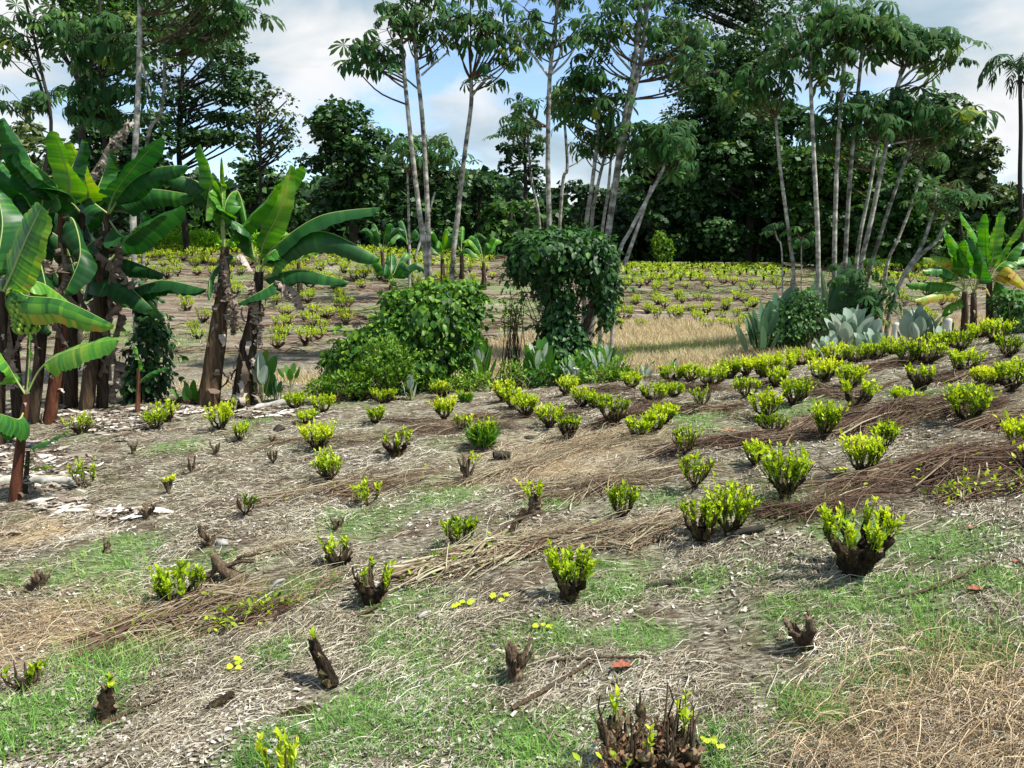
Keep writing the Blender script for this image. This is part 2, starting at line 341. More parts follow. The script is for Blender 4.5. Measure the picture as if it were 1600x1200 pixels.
def sample_near(n, y0, y1, p=1.6, umax=.78):
    """ground points, thinning out with distance"""
    t = rng.random(n); a = 1 - p
    Y = (y0 ** a + t * (y1 ** a - y0 ** a)) ** (1 / a)
    X = (rng.random(n) * 2 - 1) * umax * Y
    return X, Y
def strands(mb, X, Y, Ln, ang, wid, lift, rnd, k=4, curl=.5, z0=.004):
    """thin stalks lying on the ground as narrow ribbons"""
    n = len(X); t = np.linspace(-.5, .5, k)
    bend = (rng.random(n) - .5) * 2 * curl
    dx, dy = np.cos(ang), np.sin(ang)
    px = X[:, None] + dx[:, None] * t * Ln[:, None] - dy[:, None] * bend[:, None] * Ln[:, None] * (t ** 2)
    py = Y[:, None] + dy[:, None] * t * Ln[:, None] + dx[:, None] * bend[:, None] * Ln[:, None] * (t ** 2)
    zz = H(px, py) + z0 + lift[:, None] * (1 - (2 * t) ** 2) + (rng.random((n, k))) * .4 * lift[:, None]
    Pm = np.stack([px, py, zz], -1)
    tl = rng.random(n) * math.pi
    side = np.stack([-dy * np.cos(tl), dx * np.cos(tl), np.sin(tl)], -1) * wid[:, None] * .5
    A = Pm - side[:, None]; B = Pm + side[:, None]
    V = np.stack([A, B], 2).reshape(n, -1, 3); i = np.arange(k - 1) * 2
    q = np.stack([i, i + 1, i + 3, i + 2], -1); Q = (q[None] + (np.arange(n) * 2 * k)[:, None, None]).reshape(-1, 4)
    mb.add(V.reshape(-1, 3), Q=Q, rnd=np.repeat(rnd, k - 1))
def blades(mb, X, Y, h, wid, rnd, lean=.5, k=3):
    n = len(X); a = rng.random(n) * 2 * math.pi; ln = (rng.random(n) * .8 + .2) * lean
    t = np.linspace(0, 1, k); Z = H(X, Y)
    px = X[:, None] + np.cos(a)[:, None] * ln[:, None] * h[:, None] * t ** 1.8
    py = Y[:, None] + np.sin(a)[:, None] * ln[:, None] * h[:, None] * t ** 1.8
    pz = Z[:, None] - .01 + h[:, None] * t * (1 - .35 * ln[:, None] * t)
    Pm = np.stack([px, py, pz], -1); b = a + math.pi / 2 + (rng.random(n) - .5)
    side = np.stack([np.cos(b), np.sin(b), np.zeros(n)], -1)[:, None] * (wid[:, None] * .5 * (1 - t * .85))[..., None]
    V = np.stack([Pm - side, Pm + side], 2).reshape(n, -1, 3); i = np.arange(k - 1) * 2
    q = np.stack([i, i + 1, i + 3, i + 2], -1); Q = (q[None] + (np.arange(n) * 2 * k)[:, None, None]).reshape(-1, 4)
    mb.add(V.reshape(-1, 3), Q=Q, rnd=np.repeat(rnd, k - 1))
def flow(X, Y):
    near = np.clip((6.5 - Y) / 3, 0, 1)
    return .32 + near * .25 + (fbm(X * .7, Y * .7, 61, 3) - .45) * 2.2
# straw litter of the near slope
mb = MB(); n = 300000; X, Y = sample_near(n, 2.6, 15.5, 1.75)
keep = (rng.random(n) < np.clip(1.15 - green_at(X, Y) * .75, .2, 1) * np.clip(.4 + (fbm(X * 2.1, Y * 2.1, 33, 3) - .41) * 4.2, .05, 1)) ; X, Y = X[keep], Y[keep]; n = len(X)
ang = flow(X, Y) + rng.normal(0, .55, n) + (rng.random(n) < .25) * rng.random(n) * 3.14
pt = fbm(X * 1.7, Y * 1.7, 90, 3)
strands(mb, X, Y, .03 + rng.random(n) ** 3 * .24, ang, .0012 + rng.random(n) ** 2 * .003 + Y * .00028, rng.random(n) ** 2 * .028, np.clip(rng.random(n) * .8 + (pt - .3) * .7, 0, 1), curl=.12, k=3)
tag(mb.build('straw', M['straw']), 'grey beige litter of dry stalks lying over the near slope', kind='stuff')
# tangled tan straw
mb = MB(); n = 70000; X, Y = sample_near(n, 2.6, 12); k = rng.random(n) < mask(TAN, X, Y) * 1.1; X, Y = X[k], Y[k]; n = len(X)
strands(mb, X, Y, .1 + rng.random(n) * .3, flow(X, Y) + rng.normal(0, .8, n), .0016 + rng.random(n) * .0024, .01 + rng.random(n) ** 2 * .09, rng.random(n), k=4, curl=.35)
tag(mb.build('tan_straw', M['tanstraw']), 'tangled tan straw in heaps on the near slope', kind='stuff')
# curled leaf litter flecks
mb = MB(); n = 55000; X, Y = sample_near(n, 2.6, 15)
k = rng.random(n) < np.clip((fbm(X * 1.1 + 4, Y * 1.1, 55, 3) - .36) * 3.5, .05, 1); X, Y = X[k], Y[k]; n = len(X)
tpl = (np.array([[-.5, -.6, .2], [.4, -.7, .05], [.55, .6, .25], [-.4, .7, .1], [0, 0, -.05]]) , None, np.array([[0, 1, 4], [1, 2, 4], [2, 3, 4], [3, 0, 4]]))
pos = np.stack([X, Y, H(X, Y) + .008], -1); a = rng.random(n) * 6.28
Mx = frames(np.stack([np.cos(a), np.sin(a), rng.normal(0, .25, n)], -1), np.stack([rng.normal(0, .35, n), rng.normal(0, .35, n), np.ones(n)], -1))
scatter(mb, tpl, pos, Mx, np.stack([.008 + rng.random(n) * .014, .012 + rng.random(n) * .026, .02 + 0 * X], -1), rng.random(n) ** .8 * .85 + fbm(X, Y, 13, 2) * .3)
tag(mb.build('leaf_litter', M['dry']), 'small curled dead leaves scattered over the near slope', kind='stuff')
# clods of soil
mb = MB(); n = 9000; X, Y = sample_near(n, 2.6, 15); k = rng.random(n) < np.clip((fbm(X * 1.5 + 9, Y * 1.5, 155, 3) - .42) * 5, .03, 1); X, Y = X[k], Y[k]; n = len(X)
_cV = np.array([[1, 0, 0], [-1, 0, 0], [0, 1, 0], [0, -1, 0], [0, 0, 1.], [.7, .7, .5], [-.7, .6, .6]]); _cT = np.array([[0, 5, 4], [5, 2, 4], [2, 6, 4], [6, 1, 4], [1, 3, 4], [3, 0, 4]])
_a = rng.random(n) * 6.28
scatter(mb, (_cV, None, _cT), np.stack([X, Y, H(X, Y) - .004], -1), frames(np.stack([np.cos(_a), np.sin(_a), rng.normal(0, .2, n)], -1), np.stack([rng.normal(0, .2, n), rng.normal(0, .2, n), np.ones(n)], -1)), np.stack([.008 + rng.random(n) ** 3 * .03, .008 + rng.random(n) ** 3 * .03, .006 + rng.random(n) ** 3 * .02], -1), rng.random(n))
tag(mb.build('soil_clods', plain_mat('clod', [(0, (.03, .022, .015)), (.7, (.12, .09, .065)), (1, (.3, .26, .2))])), 'small dark clods of soil over the near slope', kind='stuff')
# green grass of the near slope
mb = MB(); n = 300000; X, Y = sample_near(n, 2.6, 15.5, 1.5); g = green_at(X, Y)
k = rng.random(n) < g ** 1.3 * .75; X, Y, g = X[k], Y[k], g[k]; n = len(X)
hh = (.012 + rng.random(n) ** 2 * .05) * (.6 + g) * (1 + (fbm(X * 3, Y * 3, 70, 2) > .5) * .5)
blades(mb, X, Y, hh, .003 + rng.random(n) * .003 + Y * .0003, np.clip(rng.random(n) * .8 + (fbm(X * 2, Y * 2, 81, 2) - .3) * .6, 0, 1), 1.6)
tag(mb.build('green_grass', M['greengrass']), 'short fresh green grass in patches on the near slope', kind='stuff')
# taller tufts
mb = MB(); c = [(150,1040,.16,.16),(500,1150,.06,.2),(60,1100,.09,.3),(190,1030,.12,.2),(640,1090,.05,.25),(1440,990,.1,.15),(1330,1080,.07,.2),(1270,1120,.07,.2),(1360,930,.06,.25),(1560,960,.07,.2),(1210,800,.12,.3),(1175,790,.1,.25),
     (1540,1010,.08,.2),(730,860,.08,.2),(1065,650,.09,.3),(1120,650,.07,.25),(700,690,.05,.2),(440,920,.07,.25),(220,985,.08,.2),(870,1000,.07,.12),(980,930,.07,.15),(1110,640,.08,.15),(400,660,.08,.2),(1040,1175,.07,.15),(1450,1050,.09,.12),(1500,870,.05,.3)]
for (px, py, h, r) in c:
    g = G(px, py); m_ = 420; rr = rng.normal(0, r, (m_, 2)) * [1.2, .8]
    blades(mb, g[0] + rr[:, 0], g[1] + rr[:, 1], h * (.4 + rng.random(m_) * .8), np.full(m_, .005), rng.random(m_), 1.1, 4)
tag(mb.build('grass', M['greengrass']), 'taller green grass tufts on the near slope', kind='stuff')
# dry grass strip in the hollow
mb = MB(); n = 230000; Y = 15 + rng.random(n) * 13; X = (rng.random(n) * 2 - 1) * .72 * Y
v = valley_at(X, Y); k = (rng.random(n) < v) ; X, Y, v = X[k], Y[k], v[k]; n = len(X)
gp = fbm(X * .35 + 3, Y * .9, 15, 3); px = X / Y * F + 800
gm = np.exp(-(((px - 1070) / 90) ** 2 + ((Y - 19.8) / 1.2) ** 2)) * .9
rv = np.clip(rng.random(n) * .8 + (gp > .55) * .15 + gm * 2.2 * rng.random(n), 0, 1)
blades(mb, X, Y, (.07 + rng.random(n) * .2) * (.6 + v * .5) * (.6 + 1.1 * fbm(X * .8, Y * 1.6, 41, 3)), .01 + rng.random(n) * .012, rv, .9)
tag(mb.build('dry_grass', M['tangrass']), 'tall tan dry grass filling the hollow between the slopes', kind='stuff')
# bright green strip at the back edge of the right field and small weeds of the far field
mb = MB(); n = 26000; Y = 52 + rng.random(n) * 5; px = 1290 + rng.random(n) * 420; X = (px - 800) / F * Y
blades(mb, X, Y, .45 + rng.random(n) * .45, np.full(n, .05), .45 + rng.random(n) * .55, .7)
tag(mb.build('tall_grass', M['grassy']), 'bright green grass band along the back of the far field', kind='stuff')
mb = MB(); n = 110000; t = rng.random(n); Y = 20 + t * 34; X = (rng.random(n) * 2 - 1) * .74 * Y
k = rng.random(n) < np.clip((fbm(X * .3, Y * .6, 101, 4) - .48) * 4, 0, 1) * (1 - valley_at(X, Y)); X, Y = X[k], Y[k]; n = len(X)
blades(mb, X, Y, .05 + rng.random(n) * .12, np.full(n, .03), rng.random(n), 1.2)
tag(mb.build('weeds', M['greengrass']), 'low green weeds between the far shrub rows', kind='stuff')
# cut twigs lying along the far rows
mb = MB(); n = 30000; row = rng.integers(0, 30, n); X = (rng.random(n) * 2 - 1) * 34
Y = 21 + row * 1.15 + .04 * X + np.sin(X * .5 + row) * .3 + rng.normal(0, .12, n)
k = (rng.random(n) < np.clip((vnoise(X * .35, row * 3.3, 5) - .3) * 2.5, 0, 1)) & (np.abs(X / Y) < .76) & (valley_at(X, Y) < .3); X, Y = X[k], Y[k]; n = len(X)
strands(mb, X, Y, .5 + rng.random(n) * .8, .05 + rng.normal(0, .2, n), .012 + rng.random(n) * .012, rng.random(n) * .14, rng.random(n) * .8, k=4, curl=.4)
tag(mb.build('cut_twig_litter', M['brush']), 'brown cut twigs lying along the far rows', kind='stuff')
# ---------------------------------------------------------------- pruned shrubs and stumps
M['palecut'] = bark_mat('mossy_cut', [(0, (.12, .09, .04)), (.5, (.35, .29, .13)), (1, (.55, .48, .28))], (40, 40, 40), .8)
M['brownleaf'] = plain_mat('brown_leaf', [(0, (.1, .05, .03)), (.6, (.3, .18, .1)), (1, (.4, .32, .12))])
def leaf_tpl(w=.42, fold=.12, drop=.1):
    V = np.array([[0, 0, 0], [-.5*w, .3, fold*w], [0, .32, 0], [.5*w, .3, fold*w], [-.46*w, .65, fold*w - drop*.4], [0, .66, -drop*.4], [.46*w, .65, fold*w - drop*.4], [0, 1, -drop]])
    return V, np.array([[1, 2, 5, 4], [2, 3, 6, 5]]), np.array([[0, 2, 1], [0, 3, 2], [4, 5, 7], [5, 6, 7]])
LEAF = leaf_tpl(); LEAFQ = (np.array([[0, 0, 0], [-.26, .5, .05], [0, 1, -.06], [.26, .5, .05]]), np.array([[0, 1, 2, 3]]), None)
def leaves_on(mb, r, stems, n, size, tpl=LEAF, rnd0=.5, spread=.9, mat=0, tmin=.15):
    """n leaves set spirally along each stem (m,k,3)"""
    m, k, _ = stems.shape
    t = r.random((m, n)) * (1 - tmin) + tmin; t[:, 0] = 1
    f = t * (k - 1); i = np.minimum(f.astype(int), k - 2); w = (f - i)[..., None]
    ar = np.arange(m)[:, None]; p = stems[ar, i] * (1 - w) + stems[ar, i + 1] * w; tg = nrm(stems[ar, i + 1] - stems[ar, i])
    a = r.random((m, n)) * 6.283; side = np.stack([np.cos(a), np.sin(a), np.zeros_like(a)], -1)
    d = nrm(tg + side * (spread * (.4 + r.random((m, n)) * .9))[..., None]); d[:, 0] = nrm(tg[:, 0] + side[:, 0] * .3)
    up = tg * 1.0 - side * .2 + r.normal(0, .3, d.shape)
    p, d, up = p.reshape(-1, 3), d.reshape(-1, 3), up.reshape(-1, 3); q = len(p)
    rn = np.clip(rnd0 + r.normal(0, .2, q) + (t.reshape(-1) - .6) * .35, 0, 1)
    s = size * (.65 + r.random(q) * .6)
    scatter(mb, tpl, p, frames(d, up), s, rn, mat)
def shrub(name, loc, Ht, W, kind, leafy, seed, label, cat, group=None, fine=True, lean=(0, 0), detail=False):
    r = np.random.default_rng(seed); root = empty(name, loc, label, cat, group)
    dead = kind in ('dead', 'fork'); K = 13 if detail else 8
    nst = {'urn': 9, 'bush': 8, 'dead': 7, 'fork': 5, 'lean': 4, 'twiggy': 9, 'tall': 6, 'shoot': 4, 'grass': 6}[kind]
    sh = {'urn': .64, 'bush': .46, 'dead': .95, 'fork': .97, 'lean': .9, 'twiggy': .5, 'tall': .55, 'shoot': .3, 'grass': .4}[kind] * Ht
    thick = {'urn': .105, 'bush': .07, 'dead': .1, 'fork': .13, 'lean': .22, 'twiggy': .035, 'tall': .17, 'shoot': .03, 'grass': .04}[kind] * max(W, .55 * Ht)
    a0 = r.random() * 6.28; mb = MB(); tips = []; parts = []
    lx, ly = lean
    sm = M['drystub'] if dead or kind == 'tall' else M['stub']; sides = 14 if detail else 9 if fine else 6
    # root knot
    kb = spline([[0, 0, -.08], [0, 0, sh * .1], [lx * sh * (.75 if kind == 'lean' else .3), ly * sh * .3, sh * ({'urn': .55, 'lean': .8}.get(kind, .22))]], 6)
    kr = thick * (np.array([1.75, 1.7, 1.9, 2.2, 2.1, 1.1]) if kind == 'urn' else np.array([1.25, 1.15, 1.15, 1.1, 1.0, .75]) if kind == 'lean' else np.array([2.0, 1.75, 1.7, 1.6, 1.35, .8]) * (.8 if kind == 'fork' else 1))
    kb = kb + r.normal(0, thick * .12, kb.shape)
    V = tubes(mb, kb, kr, sides + 2, r.random())
    for i in range(nst):
        a = a0 + i * 6.283 / nst + r.normal(0, .25); rad = W * .5 * (.5 + r.random() * .5) * (.75 if leafy > .5 and kind == 'urn' else .85)
        if kind == 'urn': rad = W * .5 * (.72 + .25 * r.random())
        if kind in ('tall', 'lean'): rad *= .55
        if kind == 'lean' and i == 0: rad = 0
        hgt = sh * (.7 + r.random() * .3) if i % 4 else sh
        if kind == 'fork' and i % 2: hgt *= .65
        b = np.array([math.cos(a), math.sin(a), 0]); lv = np.array([lx, ly, 0]) * hgt
        flare = {'urn': .75, 'fork': .8, 'tall': .6}.get(kind, .62)
        p = spline([b * thick * .5 + [0, 0, 0], b * rad * .35 * flare + lv * .3 + [0, 0, hgt * .3], b * rad * flare + lv * .65 + [0, 0, hgt * .64], b * rad + lv + [0, 0, hgt]], K)
        p[2:-1] += r.normal(0, thick * .22 * (.5 if detail else 1), (K - 3, 3))
        rr = thick * np.linspace(1.0, .42, K) * (.75 + r.random() * .5) * (1 + r.normal(0, .13, K)); rr[-1] *= .9
        m2 = MB() if detail else mb
        tubes(m2, p, rr, sides, r.random(), cap=True, capmat=1, jag=2.2 if fine else 0)
        if detail and r.random() < .8:      # a side knob
            q = spline([p[4], p[4] + b * thick * 1.2 + [0, 0, thick * 1.2]], 3); tubes(m2, q, np.array([.7, .75, .5]) * thick * .8, sides, r.random(), cap=True, capmat=1)
        tips.append(p[-1]); parts.append((m2, p[-1] - p[-3]))
    def rough_up(m_): 
        m_.V = [rock(rock(v, thick * .28, 1.6 / max(thick, .01) * .5, seed % 97), thick * .12, 2.6 / max(thick, .01), seed % 89) for v in m_.V]
        if detail: m_.V = [rock(v, thick * .1, 7 / max(thick, .01), seed % 83) for v in m_.V]
    # thin cut twigs standing up
    tw = MB(); nt_ = int({'urn': 16, 'bush': 20, 'dead': 3, 'fork': 0, 'lean': 3, 'twiggy': 26, 'tall': 4, 'shoot': 5, 'grass': 8}[kind] * (1 if fine else .4))
    if nt_:
        ti = r.integers(0, nst, nt_); s0 = np.array(tips)[ti] * (.55 + .45 * r.random((nt_, 1))); out = nrm(s0 * [1, 1, .0] + 1e-6)
        ln = (Ht - s0[:, 2]) * (.5 + r.random(nt_) * .45); ln = np.maximum(ln, .04)
        e = s0 + out * (r.random((nt_, 1)) * .25 + .05) * ln[:, None] + np.array([0, 0, 1.]) * ln[:, None]
        mid = (s0 + e) / 2 + out * ln[:, None] * .08 + r.normal(0, .08, (nt_, 3)) * ln[:, None]
        tubes(tw, np.stack([s0, mid, e], 1), np.array([.006, .005, .0035]) * np.ones((nt_, 1)) * (1 if fine else 1.8), 4, r.random(nt_) * .8)
    if not detail:
        rough_up(mb); o = mb.build('stump', [sm, M['cut']], root, smooth=True); KIDS.setdefault(root.name, []).append(o)
    else:
        rough_up(mb); mb.build('stump', [sm, M['cut']], root, smooth=True)
        for m2, _ in parts: rough_up(m2); m2.build('branch', [sm, M['cut']], root, smooth=True)
    if nt_ and not dead:
        o = tw.build('twigs', M['twig'], root); KIDS.setdefault(root.name, []).append(o)
    # leafy shoots
    if leafy > 0:
        size = .045 if fine else .08
        if kind == 'grass':
            lm = MB(); n = 700; a = r.random(n) * 6.28; q = r.random(n) ** .5
            b0 = np.stack([np.cos(a) * q * W * .3, np.sin(a) * q * W * .3, r.random(n) * Ht * .3], -1)
            d = nrm(np.stack([np.cos(a) * q * .45, np.sin(a) * q * .45, np.full(n, 1.)], -1) + r.normal(0, .28, (n, 3)))
            scatter(lm, leaf_tpl(.11, .1, .2), b0, frames(d, np.array([0, 0, 1.]) + r.normal(0, .4, (n, 3))), (Ht * .25 + r.random(n) * Ht * .4), np.clip(.55 + r.normal(0, .25, n), 0, 1))
            lm.build('grass_blades', M['grassy'], root)
        sph = []
        per = max(1, int(round((6 if fine else 3) * leafy * 1.25)))
        for i, tp in enumerate(tips):
            if r.random() > min(1, leafy * 1.5): continue
            g = []
            for j in range(int(per * (.4 + 1.2 * r.random())) + 1):
                o_ = nrm(tp * [1, 1, 0] + 1e-6); top = Ht * (.82 + r.random() * .22)
                base = tp * (1 - r.random() * .25 if j else 1); base = base + r.normal(0, W * .035, 3)
                ln = max((top - base[2]) * (.45 + r.random() * .6), Ht * .12)
                e = base + o_ * ln * (r.random() * .6 - .1) + np.array([r.normal(0, .12) * ln, r.normal(0, .12) * ln, ln])
                g.append(spline([base, (base + e) / 2 + r.normal(0, .04, 3) * ln, e], 5))
            sph.append(np.array(g))
        if kind in ('bush', 'twiggy', 'shoot') and sph:    # shoots out of the middle
            g = []
            for j in range(int((10 if fine else 5) * leafy)):
                a = r.random() * 6.28; q = W * .32 * r.random(); b0 = np.array([math.cos(a) * q, math.sin(a) * q, sh * (.5 + r.random() * .4)]); ln = Ht * (.75 + .3 * r.random()) - b0[2] 
                g.append(spline([b0, b0 + [0, 0, ln * .5], b0 + [r.normal(0, .1) * ln, r.normal(0, .1) * ln, ln]], 5))
            if g: sph.append(np.array(g))
        tone = .47 + r.normal(0, .13) - (.18 if kind in ('twiggy',) else 0)
        if detail:
            for g in sph:
                lm = MB(); leaves_on(lm, r, g, 10, size, LEAF, tone, tmin=.25); tubes(lm, g, np.full(g.shape[:2], .0035) * 1.0, 4, .3)
                lm.build('shoot', M['lime'], root)
        elif sph:
            lm = MB()
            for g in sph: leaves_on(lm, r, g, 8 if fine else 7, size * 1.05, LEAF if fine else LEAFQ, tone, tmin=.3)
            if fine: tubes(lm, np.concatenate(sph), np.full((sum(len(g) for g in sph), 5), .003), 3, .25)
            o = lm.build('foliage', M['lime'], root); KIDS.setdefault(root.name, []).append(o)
    return root
